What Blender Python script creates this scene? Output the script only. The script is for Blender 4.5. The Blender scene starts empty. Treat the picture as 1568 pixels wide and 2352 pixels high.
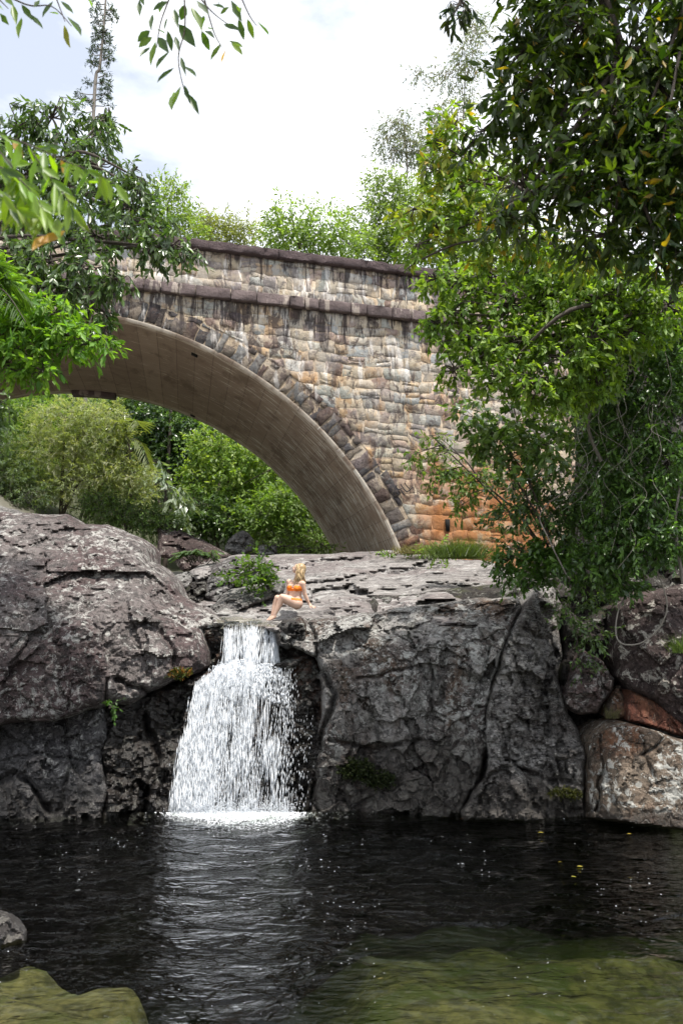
import bpy, bmesh, math, random
import numpy as np
from mathutils import Vector, Matrix
random.seed(7); rng = np.random.default_rng(11)
scene = bpy.context.scene
R = math.radians
# ---------------------------------------------------------------- camera, sky, sun, exposure
CAMZ, PITCH, FPX = 2.92, R(7.5), 1829.0            # eye height over the pool, tilt up, focal length in 1568x2352 picture units (28 mm)
cam = bpy.data.cameras.new('camera'); camo = bpy.data.objects.new('camera', cam)
scene.collection.objects.link(camo); scene.camera = camo
camo.location = (0, 0, CAMZ); camo.rotation_euler = (R(90) + PITCH, 0, 0)
cam.sensor_fit = 'VERTICAL'; cam.sensor_height = 36; cam.sensor_width = 24; cam.lens = FPX / 2352 * 36
cam.clip_start = 0.05; cam.clip_end = 3000
cam.dof.use_dof = True; cam.dof.focus_distance = 14.5; cam.dof.aperture_fstop = 4.5
SUN_EL, SUN_AZ = R(69), R(140)                      # azimuth clockwise from +Y
world = bpy.data.worlds.new('World'); scene.world = world; world.use_nodes = True
wt = world.node_tree; wt.nodes.clear()
def wn(t, **k):
    n = wt.nodes.new(t)
    for a, b in k.items(): setattr(n, a, b)
    return n
sky = wn('ShaderNodeTexSky', sky_type='NISHITA', sun_disc=False, sun_elevation=SUN_EL, sun_rotation=SUN_AZ, air_density=1.0, dust_density=0.6, ozone_density=1.0)
tc = wn('ShaderNodeTexCoord'); mp = wn('ShaderNodeMapping'); mp.inputs['Scale'].default_value = (1.0, 1.0, 2.4); mp.inputs['Location'].default_value = (0.35, 0.1, 0.0)
nz = wn('ShaderNodeTexNoise'); nz.inputs['Scale'].default_value = 2.6; nz.inputs['Detail'].default_value = 7; nz.inputs['Roughness'].default_value = 0.55
cr = wn('ShaderNodeValToRGB'); cr.color_ramp.elements[0].position = 0.40; cr.color_ramp.elements[0].color = (0.40,)*3+(1,); cr.color_ramp.elements[1].position = 0.56; cr.color_ramp.elements[1].color = (1, 1, 1, 1)
mx = wn('ShaderNodeMix', data_type='RGBA'); bg = wn('ShaderNodeBackground'); out = wn('ShaderNodeOutputWorld')
L = wt.links.new
L(tc.outputs['Generated'], mp.inputs['Vector']); L(mp.outputs[0], nz.inputs['Vector']); L(nz.outputs[0], cr.inputs[0])
L(cr.outputs[0], mx.inputs[0]); L(sky.outputs[0], mx.inputs[6]); mx.inputs[7].default_value = (8.9, 9.1, 9.4, 1)
L(mx.outputs[2], bg.inputs[0]); bg.inputs[1].default_value = 0.105; L(bg.outputs[0], out.inputs[0])
sun = bpy.data.lights.new('sun', 'SUN'); suno = bpy.data.objects.new('sun', sun); scene.collection.objects.link(suno)
sun.energy = 4.0; sun.angle = R(2.5); sun.color = (1.0, 0.95, 0.87)
sd = Vector((math.sin(SUN_AZ) * math.cos(SUN_EL), math.cos(SUN_AZ) * math.cos(SUN_EL), math.sin(SUN_EL)))
suno.rotation_euler = sd.to_track_quat('Z', 'Y').to_euler(); suno.location = (0, 0, 60)
scene.view_settings.view_transform = 'Standard'; scene.view_settings.look = 'None'
scene.view_settings.exposure = 0.78; scene.view_settings.gamma = 1.0; scene.view_settings.use_curve_mapping = False
scene.render.engine = 'CYCLES'
cy = scene.cycles
cy.use_denoising = True; cy.max_bounces = 8; cy.diffuse_bounces = 4; cy.glossy_bounces = 3; cy.transmission_bounces = 4; cy.transparent_max_bounces = 10
cy.caustics_reflective = False; cy.caustics_refractive = False; cy.sample_clamp_indirect = 6; cy.use_adaptive_sampling = True; cy.adaptive_threshold = 0.02

# ---------------------------------------------------------------- helpers
CP, SP = math.cos(PITCH), math.sin(PITCH)
def ray(x, y):
    """direction through picture point (1568x2352 units), scaled to one metre of forward distance"""
    x = np.asarray(x, float); y = np.asarray(y, float)
    a = (x - 784) / FPX; v = -(y - 1176) / FPX
    dy = CP - v * SP
    return np.stack([a / dy, np.ones_like(a), (SP + v * CP) / dy], -1)
def U(x, y, Y):
    r = ray(x, y); return r * np.asarray(Y, float)[..., None] + np.array([0, 0, CAMZ])
def V3(x, y, Y): return Vector(U(x, y, Y))
def on_z(x, y, z):
    r = ray(x, y); return U(x, y, (z - CAMZ) / r[..., 2])
def pxm(Y): return Y / FPX      # metres per picture unit at distance Y

def tag(o, label=None, cat=None, group=None, kind=None):
    if label: o['label'] = label
    if cat: o['category'] = cat
    if group: o['group'] = group
    if kind: o['kind'] = kind
    return o
def link(o, parent=None):
    scene.collection.objects.link(o)
    if parent: o.parent = parent
    return o
def empty(name, loc=(0, 0, 0), **k):
    o = bpy.data.objects.new(name, None); o.location = loc; o.empty_display_size = 0.2; link(o); return tag(o, **k)
def np_mesh(name, V, F, mat=None, col=None, smooth=False, uv=None):
    """V (n,3); F list of arrays (k,m) of same-size polygons"""
    me = bpy.data.meshes.new(name); V = np.asarray(V, np.float32)
    if not isinstance(F, list): F = [F]
    F = [np.asarray(f, np.int32) for f in F if len(f)]
    me.vertices.add(len(V)); me.vertices.foreach_set('co', V.ravel())
    loops = np.concatenate([f.ravel() for f in F]); sizes = np.concatenate([np.full(len(f), f.shape[1], np.int32) for f in F])
    me.loops.add(len(loops)); me.loops.foreach_set('vertex_index', loops)
    me.polygons.add(len(sizes)); st = np.concatenate([[0], np.cumsum(sizes)[:-1]]).astype(np.int32)
    me.polygons.foreach_set('loop_start', st); me.polygons.foreach_set('loop_total', sizes)
    if smooth: me.polygons.foreach_set('use_smooth', np.ones(len(sizes), bool))
    if col is not None:
        a = me.attributes.new('tint', 'FLOAT_COLOR', 'POINT'); c = np.ones((len(V), 4), np.float32); c[:, :3] = col; a.data.foreach_set('color', c.ravel())
    if uv is not None:
        a = me.attributes.new('flow', 'FLOAT_VECTOR', 'POINT'); c = np.zeros((len(V), 3), np.float32); c[:, :uv.shape[1]] = uv; a.data.foreach_set('vector', c.ravel())
    me.update(calc_edges=True); me.validate()
    if mat: me.materials.append(mat)
    return me
def ob(name, me, parent=None, **k):
    o = bpy.data.objects.new(name, me); link(o, parent); return tag(o, **k)
def mobj(name, V, F, mat, parent=None, col=None, smooth=False, uv=None, **k):
    """mesh object whose origin sits at its own base centre"""
    V = np.asarray(V, float); base = np.zeros(3) if parent is not None else np.array([V[:, 0].mean(), V[:, 1].mean(), V[:, 2].min()])
    if parent is not None: base = np.array(parent.matrix_basis.translation) if parent.parent is None else np.array(parent.parent.matrix_basis.translation)
    o = ob(name, np_mesh(name, V - base, F, mat, col, smooth, uv), parent, **k)
    if parent is None: o.location = base
    return o

class M:
    """little node-tree builder"""
    def __init__(s, name):
        s.m = bpy.data.materials.new(name); s.m.use_nodes = True; s.t = s.m.node_tree; s.t.nodes.clear()
        s.out = s.t.nodes.new('ShaderNodeOutputMaterial'); s._pos = None
    def n(s, typ, ins=None, out=0, **k):
        n = s.t.nodes.new(typ)
        for a, b in k.items(): setattr(n, a, b)
        for a, b in (ins or {}).items(): s.set(n.inputs[a], b)
        return n.outputs[out] if out is not None else n
    def set(s, inp, v):
        if isinstance(v, bpy.types.NodeSocket): s.t.links.new(v, inp)
        elif isinstance(v, (tuple, list)): inp.default_value = tuple(v) if len(v) == len(inp.default_value) else tuple(v) + (1,)
        else: inp.default_value = v
    @property
    def pos(s):
        if s._pos is None: s._pos = s.n('ShaderNodeNewGeometry', None, None)
        return s._pos
    def math(s, op, a, b=0.0, c=None, clamp=False):
        n = s.n('ShaderNodeMath', None, None, operation=op, use_clamp=clamp); s.set(n.inputs[0], a); s.set(n.inputs[1], b)
        if c is not None: s.set(n.inputs[2], c)
        return n.outputs[0]
    def scale(s, vec, sc, loc=(0, 0, 0), rot=(0, 0, 0)): return s.n('ShaderNodeMapping', {'Vector': vec, 'Scale': sc, 'Location': loc, 'Rotation': rot})
    def noise(s, vec, sc, detail=5, rough=0.55, dist=0.0): return s.n('ShaderNodeTexNoise', {'Vector': vec, 'Scale': sc, 'Detail': detail, 'Roughness': rough, 'Distortion': dist})
    def voro(s, vec, sc, feature='F1', out=0, rand=1.0): return s.n('ShaderNodeTexVoronoi', {'Vector': vec, 'Scale': sc, 'Randomness': rand}, out, feature=feature)
    def step(s, v, a, b): return s.n('ShaderNodeMapRange', {'Value': v, 'From Min': a, 'From Max': b}, interpolation_type='SMOOTHSTEP')
    def mix(s, f, a, b, blend='MIX'):
        n = s.n('ShaderNodeMix', None, None, data_type='RGBA', blend_type=blend); s.set(n.inputs[0], f); s.set(n.inputs[6], a); s.set(n.inputs[7], b); return n.outputs[2]
    def attr(s, name, out=0): return s.n('ShaderNodeAttribute', None, out, attribute_name=name)
    def sep(s, v, i): return s.n('ShaderNodeSeparateXYZ', {0: v}, i)
    def bump(s, h, strength=0.5, dist=0.02, normal=None):
        d = {'Height': h, 'Strength': strength, 'Distance': dist}
        if normal is not None: d['Normal'] = normal
        return s.n('ShaderNodeBump', d)
    def bsdf(s, **k): return s.n('ShaderNodeBsdfPrincipled', {a.replace('_', ' '): b for a, b in k.items()})
    def done(s, surf): s.t.links.new(surf, s.out.inputs['Surface']); return s.m

# numpy noise
def _hash(i, j, k, seed):
    h = (i * 374761393 + j * 668265263 + k * 2147483647 + seed * 1274126177) & 0xFFFFFFFF
    h = ((h ^ (h >> 13)) * 1274126177) & 0xFFFFFFFF
    return ((h ^ (h >> 16)) & 0xFFFF) / 65535.0
def vnoise(P, seed=0):
    P = np.asarray(P, float); I = np.floor(P).astype(np.int64); f = P - I; f = f * f * (3 - 2 * f); r = 0
    for a in (0, 1):
        for b in (0, 1):
            for c in (0, 1):
                w = (f[:, 0] if a else 1 - f[:, 0]) * (f[:, 1] if b else 1 - f[:, 1]) * (f[:, 2] if c else 1 - f[:, 2])
                r = r + w * _hash(I[:, 0] + a, I[:, 1] + b, I[:, 2] + c, seed)
    return r * 2 - 1
def fbm(P, sc, octv=4, seed=0, gain=0.5, ridge=False):
    r = 0; a = 1; P = np.asarray(P, float) * sc
    for o in range(octv):
        n = vnoise(P, seed + o * 17)
        if ridge: n = 1 - 2 * np.abs(n)
        r = r + a * n; a *= gain; P = P * 2.03 + 5.1
    return r
def facet(P, sc, seed):
    """chipped flat-sided relief: height of randomly tilted planes of a jittered cell pattern"""
    P = np.asarray(P, float) * sc; I = np.floor(P).astype(np.int64); best = np.full(len(P), 1e9); val = np.zeros(len(P))
    for a in (-1, 0, 1):
        for b in (-1, 0, 1):
            for c in (-1, 0, 1):
                J = I + np.array([a, b, c]); q = J + np.stack([_hash(J[:, 0], J[:, 1], J[:, 2], seed + t) for t in (1, 2, 3)], 1)
                d = P - q; dd = (d * d).sum(1)
                tl = np.stack([_hash(J[:, 0], J[:, 1], J[:, 2], seed + t) - 0.5 for t in (4, 5, 6)], 1)
                h = _hash(J[:, 0], J[:, 1], J[:, 2], seed + 7) - 0.5 + 1.6 * (d * tl).sum(1)
                m = dd < best; best = np.where(m, dd, best); val = np.where(m, h, val)
    return val
def tps(ctrl):
    C = np.array(ctrl, float); p = C[:, :2] / 500; n = len(p)
    r = np.linalg.norm(p[:, None] - p[None], axis=2); K = np.where(r > 0, r * r * np.log(r + 1e-12), 0) + np.eye(n) * 0.01
    P = np.c_[np.ones(n), p]; A = np.block([[K, P], [P.T, np.zeros((3, 3))]]); w = np.linalg.lstsq(A, np.r_[C[:, 2], 0, 0, 0], rcond=None)[0]
    def f(x, y):
        q = np.stack([x, y], -1) / 500; r = np.linalg.norm(q[:, None] - p[None], axis=2)
        return np.where(r > 0, r * r * np.log(r + 1e-12), 0) @ w[:n] + w[n] + q @ w[n + 1:]
    return f
def seg_dist(px, py, poly, closed=True):
    poly = np.asarray(poly, float); a = poly if closed else poly[:-1]; b = np.roll(poly, -1, 0) if closed else poly[1:]
    best = np.full(len(px), 1e9); near = np.zeros((len(px), 2))
    for (ax, ay), (bx, by) in zip(a, b):
        dx, dy = bx - ax, by - ay; l2 = dx * dx + dy * dy + 1e-9
        t = np.clip(((px - ax) * dx + (py - ay) * dy) / l2, 0, 1); qx, qy = ax + t * dx, ay + t * dy
        d = np.hypot(px - qx, py - qy); m = d < best; best = np.where(m, d, best); near[m, 0] = qx[m]; near[m, 1] = qy[m]
    return best, near
def inside(px, py, poly):
    poly = np.asarray(poly, float); r = np.zeros(len(px), bool); n = len(poly)
    for i in range(n):
        (ax, ay), (bx, by) = poly[i], poly[(i + 1) % n]
        c = ((ay > py) != (by > py)) & (px < (bx - ax) * (py - ay) / (by - ay + 1e-12) + ax); r ^= c
    return r
def rough_outline(poly, amp, seed, seg=14):
    P = np.array(poly, float); out = []
    for i in range(len(P)):
        a, b = P[i], P[(i + 1) % len(P)]; n = max(1, int(np.hypot(*(b - a)) / seg))
        for k in range(n): out.append(a + (b - a) * k / n)
    out = np.array(out); q = np.c_[out, np.zeros(len(out))]
    out[:, 0] += amp * fbm(q, 0.03, 3, seed); out[:, 1] += amp * fbm(q, 0.03, 3, seed + 50)
    return out
def rock(name, outline, ctrl, mat, step=5, Rr=45, drop=0.5, back=0.8, amp=0.06, fsc=1.6, fine=0.018, fac=0.10, facsc=1.3, cracks=(), seed=1, jag=4, stretch=(1, 1, 1), parent=None, **k):
    """a boulder from its outline: every surface point gets its own estimated distance, the rim rounds back and a back side closes the stone"""
    poly = rough_outline(outline, jag, seed)
    x0, y0 = poly.min(0) - step; x1, y1 = poly.max(0) + step
    gx = np.arange(x0, x1 + step, step); gy = np.arange(y0, y1 + step, step); nx, ny = len(gx), len(gy)
    X, Yp = np.meshgrid(gx, gy); X = X.ravel(); Yp = Yp.ravel()
    ins = inside(X, Yp, poly).reshape(ny, nx)
    cell = ins[:-1, :-1] & ins[1:, :-1] & ins[:-1, 1:] & ins[1:, 1:]
    idx = np.arange(nx * ny).reshape(ny, nx)
    Q = np.stack([idx[:-1, :-1], idx[1:, :-1], idx[1:, 1:], idx[:-1, 1:]], -1)[cell]     # facing the viewer
    used = np.unique(Q); rem = -np.ones(nx * ny, int); rem[used] = np.arange(len(used)); Q = rem[Q]
    px, py = X[used].copy(), Yp[used].copy()
    E = np.concatenate([Q[:, [0, 1]], Q[:, [1, 2]], Q[:, [2, 3]], Q[:, [3, 0]]]); key = np.sort(E, 1); kk = key[:, 0] * len(used) + key[:, 1]
    u_, inv, cnt = np.unique(kk, return_inverse=True, return_counts=True); be = E[cnt[inv] == 1]; rim = np.zeros(len(used), bool); rim[be.ravel()] = True
    d, nearp = seg_dist(px, py, poly); px[rim] = nearp[rim, 0]; py[rim] = nearp[rim, 1]; d[rim] = 0
    s = np.clip(d / Rr, 0, 1); prof = np.sqrt(np.clip(1 - (1 - s) ** 2, 0, 1))
    base = tps(ctrl)(px, py); Yd = base + drop * (1 - prof)
    P = U(px, py, Yd); Ps = P * np.array(stretch)
    fade = 0.35 + 0.65 * s
    wq = Ps + 0.07 * np.stack([fbm(Ps, 2.6, 4, seed + 70 + t_) for t_ in range(3)], 1)
    Yd = Yd - fade * (0.55 * amp * fbm(Ps, fsc, 2, seed) + fine * 0.6 * fbm(Ps, fsc * 8, 4, seed + 9, 0.6, True)) - fade * fac * (1.15 * facet(wq, facsc, seed) + 0.50 * facet(wq * np.array([1, 1, 1.4]), facsc * 2.7, seed + 5) + 0.24 * facet(wq, facsc * 6.5, seed + 6))
    for line, w, dep in cracks:
        l = np.array(line, float); q = np.c_[px, py, 0 * px]
        dd, _ = seg_dist(px + 6 * fbm(q, 0.03, 2, seed + 3), py + 6 * fbm(q, 0.03, 2, seed + 4), l, False); Yd = Yd + dep * np.exp(-(dd / w) ** 2)
    P = U(px, py, Yd)
    inn = ~rim; bi = np.where(rim, np.arange(len(px)), 0); bi[inn] = len(px) + np.arange(inn.sum())
    PB = U(px, py, base + drop)[inn] + np.array([0, 1, 0]) * (back * prof[inn])[:, None]
    F = np.concatenate([Q, bi[Q][:, ::-1]])
    o = mobj(name, np.concatenate([P, PB]), F, mat, parent, smooth=True, **k); o.data.set_sharp_from_angle(angle=R(24)); return o
def smooth_curve(pts, n=8):
    P = np.array(pts, float); out = []
    for i in range(len(P) - 1):
        p0, p1, p2, p3 = P[max(i - 1, 0)], P[i], P[i + 1], P[min(i + 2, len(P) - 1)]
        for t in np.linspace(0, 1, n, endpoint=False):
            out.append(0.5 * ((2 * p1) + (-p0 + p2) * t + (2 * p0 - 5 * p1 + 4 * p2 - p3) * t * t + (-p0 + 3 * p1 - 3 * p2 + p3) * t ** 3))
    out.append(P[-1]); return np.array(out)
def tube(pts, rad, sides=6):
    """V,F of a tapered tube along points"""
    P = np.array(pts, float); r = np.broadcast_to(np.asarray(rad, float), (len(P),)) if np.ndim(rad) == 0 or len(np.atleast_1d(rad)) == len(P) else np.interp(np.linspace(0, 1, len(P)), np.linspace(0, 1, len(rad)), rad)
    T = np.gradient(P, axis=0); T /= np.linalg.norm(T, axis=1)[:, None] + 1e-9
    ref = np.array([0.3, 0.2, 0.93]); A = np.cross(T, ref); A /= np.linalg.norm(A, axis=1)[:, None] + 1e-9; B = np.cross(T, A)
    th = np.arange(sides) / sides * 2 * np.pi
    V = P[:, None] + r[:, None, None] * (np.cos(th)[None, :, None] * A[:, None] + np.sin(th)[None, :, None] * B[:, None])
    V = V.reshape(-1, 3); n = len(P); F = []
    i = np.arange(n - 1)[:, None] * sides; j = np.arange(sides)[None]; j2 = (j + 1) % sides
    F = np.stack([i + j, i + j2, i + sides + j2, i + sides + j], -1).reshape(-1, 4)
    V = np.concatenate([V, P[-1:] + T[-1:] * r[-1], P[:1]]); cap = np.array([[(n - 1) * sides + a, (n - 1) * sides + (a + 1) % sides, n * sides] for a in range(sides)])
    return V, F, cap
class Geo:
    def __init__(s): s.V = []; s.Q = []; s.T = []; s.C = []; s.n = 0
    def add(s, V, Q=None, T=None, col=(1, 1, 1)):
        V = np.asarray(V, float); s.V.append(V); s.C.append(np.broadcast_to(np.asarray(col, float), (len(V), 3)))
        if Q is not None and len(Q): s.Q.append(np.asarray(Q) + s.n)
        if T is not None and len(T): s.T.append(np.asarray(T) + s.n)
        s.n += len(V)
    def tube(s, pts, rad, sides=6, col=(1, 1, 1)): V, F, c = tube(pts, rad, sides); s.add(V, F, c, col)
    def arrays(s):
        F = []
        if s.Q: F.append(np.concatenate(s.Q))
        if s.T: F.append(np.concatenate(s.T))
        return np.concatenate(s.V), F, np.concatenate(s.C)
    def obj(s, name, mat, parent=None, smooth=True, **k):
        V, F, C = s.arrays(); return mobj(name, V, F, mat, parent, col=C, smooth=smooth, **k)

# ---------------------------------------------------------------- materials
def rock_mat(name, c1, c2, dark=(0.03, 0.028, 0.027), lichen=(0.55, 0.55, 0.52), lich=0.5, lsc=5.0, spots=0.25, wet=(0.2, 0.7), wetc=0.35, rust=None, bump=0.7, streak=(1, 1, 1), grain=1.0, moss=0.0):
    m = M(name); P = m.pos.outputs['Position']; N = m.pos.outputs['Normal']
    Ps = m.scale(P, streak)
    big = m.noise(Ps, 0.8, 4); mid = m.noise(Ps, 4.5, 9, 0.7, 0.4); fin = m.noise(Ps, 17, 9, 0.78, 0.3); f2 = m.noise(m.scale(Ps, (1, 1, 1), (3, 7, 1)), 9.5, 10, 0.8, 0.5)
    c = m.mix(m.step(m.math('ADD', m.math('MULTIPLY', big, 0.75), m.math('MULTIPLY', mid, 0.25)), 0.44, 0.57), c1, c2)
    if rust is not None: c = m.mix(m.math('MULTIPLY', m.step(m.noise(m.scale(P, (1.2, 1, 0.4)), 1.3, 5), 0.52, 0.66), 0.85), c, rust)
    c = m.mix(m.math('MULTIPLY', m.step(mid, 0.52, 0.38), 0.7), c, dark)
    c = m.mix(m.math('MULTIPLY', m.step(f2, 0.50, 0.42), 0.85 * grain), c, dark)
    c = m.mix(m.math('MULTIPLY', m.step(fin, 0.55, 0.62), 0.6 * grain), c, tuple(min(1, a * 1.9 + 0.03) for a in c1))
    # lichen crusts: patchy noise, plus round spots
    area = m.step(m.noise(P, 0.85, 4, 0.6), 0.36, 0.62)
    th = m.math('SUBTRACT', 0.635 - 0.05 * lich, m.math('MULTIPLY', area, 0.085))
    patch = m.step(m.noise(Ps, lsc * 1.25, 10, 0.76, 0.5), th, m.math('ADD', th, 0.02))
    cell = m.voro(P, 5.5, 'F1', None); size = m.sep(cell.outputs['Color'], 0)
    rim = m.math('ADD', cell.outputs['Distance'], m.math('MULTIPLY', m.math('SUBTRACT', fin, 0.5), 0.5))
    spot = m.math('MULTIPLY', m.math('LESS_THAN', rim, m.math('MULTIPLY', m.math('SUBTRACT', size, 1 - spots), 0.9)), m.step(m.noise(P, 1.4, 2), 0.42, 0.55))
    lm = m.math('MULTIPLY', m.math('MAXIMUM', m.math('MULTIPLY', patch, 0.85 if lich else 0.0), spot), 0.92)
    c = m.mix(lm, c, m.mix(m.step(fin, 0.35, 0.65), tuple(a * 0.5 for a in lichen), lichen))
    if moss: c = m.mix(m.math('MULTIPLY', m.step(m.noise(P, 2.2, 6), 0.55, 0.7), moss), c, (0.06, 0.07, 0.02))
    # wet, dark band near the water with a ragged edge
    z = m.sep(P, 2); zw = m.math('ADD', z, m.math('MULTIPLY', m.math('SUBTRACT', m.noise(P, 1.6, 5), 0.5), 1.6 * (wet[1] - wet[0]) + 0.1))
    w = m.step(zw, wet[1], wet[0])
    c = m.mix(w, c, m.mix(1.0, c, (wetc, wetc * 0.93, wetc * 0.86), 'MULTIPLY'))
    rough = m.math('SUBTRACT', 0.86, m.math('MULTIPLY', w, 0.5))
    h = m.math('ADD', m.math('MULTIPLY', m.noise(Ps, 5.5, 12, 0.74, 0.5), 1.0), m.math('MULTIPLY', fin, 0.5))
    cr = m.voro(m.n('ShaderNodeVectorMath', {0: Ps, 1: m.n('ShaderNodeTexNoise', {'Vector': P, 'Scale': 2.5, 'Detail': 4}, 1)}, operation='ADD'), 1.7, 'DISTANCE_TO_EDGE')
    h = m.math('ADD', h, m.math('MULTIPLY', m.step(cr, 0.0, 0.05), 0.22))
    c = m.mix(m.math('MULTIPLY', m.step(cr, 0.03, 0.0), 0.5), c, dark)
    b = m.bump(h, bump, 0.09)
    return m.done(m.bsdf(Base_Color=c, Roughness=rough, Normal=b, Specular_IOR_Level=m.math('ADD', 0.25, m.math('MULTIPLY', w, 0.35))))
def plain(name, col, rough=0.7, bump=0.3, bsc=30, var=0.4, spec=0.3, **k):
    m = M(name); P = m.pos.outputs['Position']; n = m.noise(P, bsc, 6, 0.65)
    c = m.mix(n, tuple(a * (1 - var) for a in col), tuple(min(1, a * (1 + var)) for a in col))
    return m.done(m.bsdf(Base_Color=c, Roughness=rough, Normal=m.bump(n, bump, 0.01), Specular_IOR_Level=spec, **k))
# ================================================================ GROUND, POOL
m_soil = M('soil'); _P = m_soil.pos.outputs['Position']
m_soil = m_soil.done(m_soil.bsdf(Base_Color=m_soil.mix(m_soil.step(m_soil.sep(_P, 2), 0.1, -0.1), m_soil.mix(m_soil.step(m_soil.sep(_P, 1), 34, 26), m_soil.mix(m_soil.noise(_P, 1.5, 8), (0.03, 0.035, 0.018), (0.07, 0.075, 0.035)), m_soil.mix(m_soil.noise(_P, 2.5, 8, 0.7), (0.10, 0.09, 0.08), (0.30, 0.275, 0.24))), (0.03, 0.028, 0.014)), Roughness=0.95, Normal=m_soil.bump(m_soil.noise(_P, 6, 8), 0.8, 0.1)))  # below the waterline painted dark so no sunlit patches show through
def height(x, y):
    h = np.interp(y, [2.2, 3.2, 12.75, 13.1, 15, 20, 26, 36, 90, 300], [1.35, -3.3, -3.3, -0.3, 0.6, 2.6, 4.0, 5.2, 26, 60])
    h = np.where(y < 2.2, 1.35, h)
    w = np.clip((np.abs(x + 0.5) - 7.2) / 9, 0, 1.4); h = h + w * np.clip((y - 13) / 6, 0, 1) * 5
    bank = np.clip((np.abs(x) - 9.6) / 1.0, 0, 1); h = np.where((y < 14.5) & (y > 3), np.maximum(h, -3.3 + bank * 5.5), h)
    return h
_xs = np.concatenate([np.linspace(-900, -40, 18), np.linspace(-36, 36, 90), np.linspace(40, 900, 18)])
_ys = np.concatenate([np.linspace(-300, -10, 8), np.linspace(-8, 1.8, 12), np.linspace(2, 16, 71), np.linspace(16.6, 60, 70), np.linspace(64, 300, 24), np.linspace(340, 1600, 10)])
_X, _Y = np.meshgrid(_xs, _ys); _Z = height(_X, _Y) + 0.25 * fbm(np.c_[_X.ravel(), _Y.ravel(), 0 * _X.ravel()], 0.35, 3, 2).reshape(_X.shape)
_i = np.arange(_X.size).reshape(_X.shape)
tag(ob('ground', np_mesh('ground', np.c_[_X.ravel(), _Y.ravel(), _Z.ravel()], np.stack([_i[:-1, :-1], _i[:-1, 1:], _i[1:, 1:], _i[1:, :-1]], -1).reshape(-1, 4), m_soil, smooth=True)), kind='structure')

# pool bed: deep under the falls and coloured darker there, shoaling to olive gravel near the viewer
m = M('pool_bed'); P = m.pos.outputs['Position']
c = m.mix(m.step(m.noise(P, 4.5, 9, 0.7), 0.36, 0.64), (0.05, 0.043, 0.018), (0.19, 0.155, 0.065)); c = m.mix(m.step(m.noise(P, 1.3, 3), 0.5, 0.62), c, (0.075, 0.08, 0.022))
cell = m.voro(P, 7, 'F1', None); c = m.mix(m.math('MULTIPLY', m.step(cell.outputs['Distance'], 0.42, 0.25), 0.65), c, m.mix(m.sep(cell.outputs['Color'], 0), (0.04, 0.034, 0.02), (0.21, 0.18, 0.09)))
c = m.mix(m.step(m.math('ADD', m.sep(P, 2), m.math('MULTIPLY', m.noise(P, 0.9, 5), 0.5)), -0.35, -1.2), c, (0.03, 0.034, 0.014))  # colour darkens with depth, for light lost in the deep water
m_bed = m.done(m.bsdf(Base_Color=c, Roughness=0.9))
_x = np.linspace(-9.5, 9.5, 320); _y = np.linspace(4.0, 13.8, 190); _X, _Y = np.meshgrid(_x, _y)
dpt = np.interp(_Y, [4, 6.6, 8, 9.5, 11, 12.6, 14], [0.45, 0.5, 0.66, 0.95, 1.3, 1.75, 2.2])
_q = U(np.array([300.]), np.array([2290.]), np.array([7.0]))[0]
shelf = np.clip((-1.5 + 0.22 * np.sin(_Y * 5) + 0.1 * np.sin(_Y * 13) - _X) / 0.7 + 0.5, 0, 1) * np.clip((8.2 - _Y - 0.25 * (_X + 2.2) + 0.12 * np.sin(_X * 6) + 0.2 * np.sin(_X * 2.3 + 1)) / 0.6, 0, 1)
dpt = dpt + 1.0 * np.clip((0.3 - _X) / 1.4, 0, 1) * np.clip(1 - shelf, 0, 1) - 0.25 * shelf
dpt = np.clip(dpt, 0.25, 2.8) + 0.13 * fbm(np.c_[_X.ravel(), _Y.ravel(), 0 * _X.ravel()], 1.2, 4, 5).reshape(_X.shape)
_i = np.arange(_X.size).reshape(_X.shape)
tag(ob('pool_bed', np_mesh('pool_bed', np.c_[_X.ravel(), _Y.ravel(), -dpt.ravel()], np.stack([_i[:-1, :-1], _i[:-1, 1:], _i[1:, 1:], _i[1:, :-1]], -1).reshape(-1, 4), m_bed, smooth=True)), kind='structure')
# water body: rippled closed volume
m = M('pool_water'); P = m.pos.outputs['Position']
lwp = m.n('ShaderNodeFresnel', {'IOR': 1.33})
sx = m.scale(P, (1.0, 1.9, 1.0))
h = m.math('ADD', m.math('MULTIPLY', m.noise(sx, 1.7, 3, 0.5, 0.6), 1.25), m.math('MULTIPLY', m.noise(sx, 5.0, 3, 0.5, 0.4), 0.42))
near_fall = m.step(m.n('ShaderNodeVectorMath', {0: P, 1: (-1.75, 12.2, 0)}, 1, operation='DISTANCE'), 5.5, 0.5)
h = m.math('ADD', h, m.math('MULTIPLY', m.math('MULTIPLY', m.noise(P, 13, 4, 0.6), 0.32), m.math('ADD', 0.25, near_fall)))
bmp = m.bump(h, 0.55, 0.16)
fr = m.n('ShaderNodeFresnel', {'IOR': 1.33, 'Normal': bmp})
gl = m.n('ShaderNodeBsdfGlossy', {'Color': (1, 1, 1), 'Roughness': 0.02, 'Normal': bmp}); tr = m.n('ShaderNodeBsdfTransparent', {'Color': (0.93, 0.96, 0.93)})
ms = m.n('ShaderNodeMixShader', {0: fr, 1: tr, 2: gl}); m_water = m.done(ms)
va = m.n('ShaderNodeVolumeAbsorption', {'Color': (0.40, 0.50, 0.28), 'Density': 0.80}); m.t.links.new(va, m.out.inputs['Volume'])
_x = np.linspace(-9.4, 9.4, 260); _y = np.linspace(4.1, 13.7, 170); _X, _Y = np.meshgrid(_x, _y)
q = np.c_[_X.ravel(), _Y.ravel() * 1.6, 0 * _X.ravel()]; zz = 0.012 * fbm(q, 1.6, 3, 8) * 1.0
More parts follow.
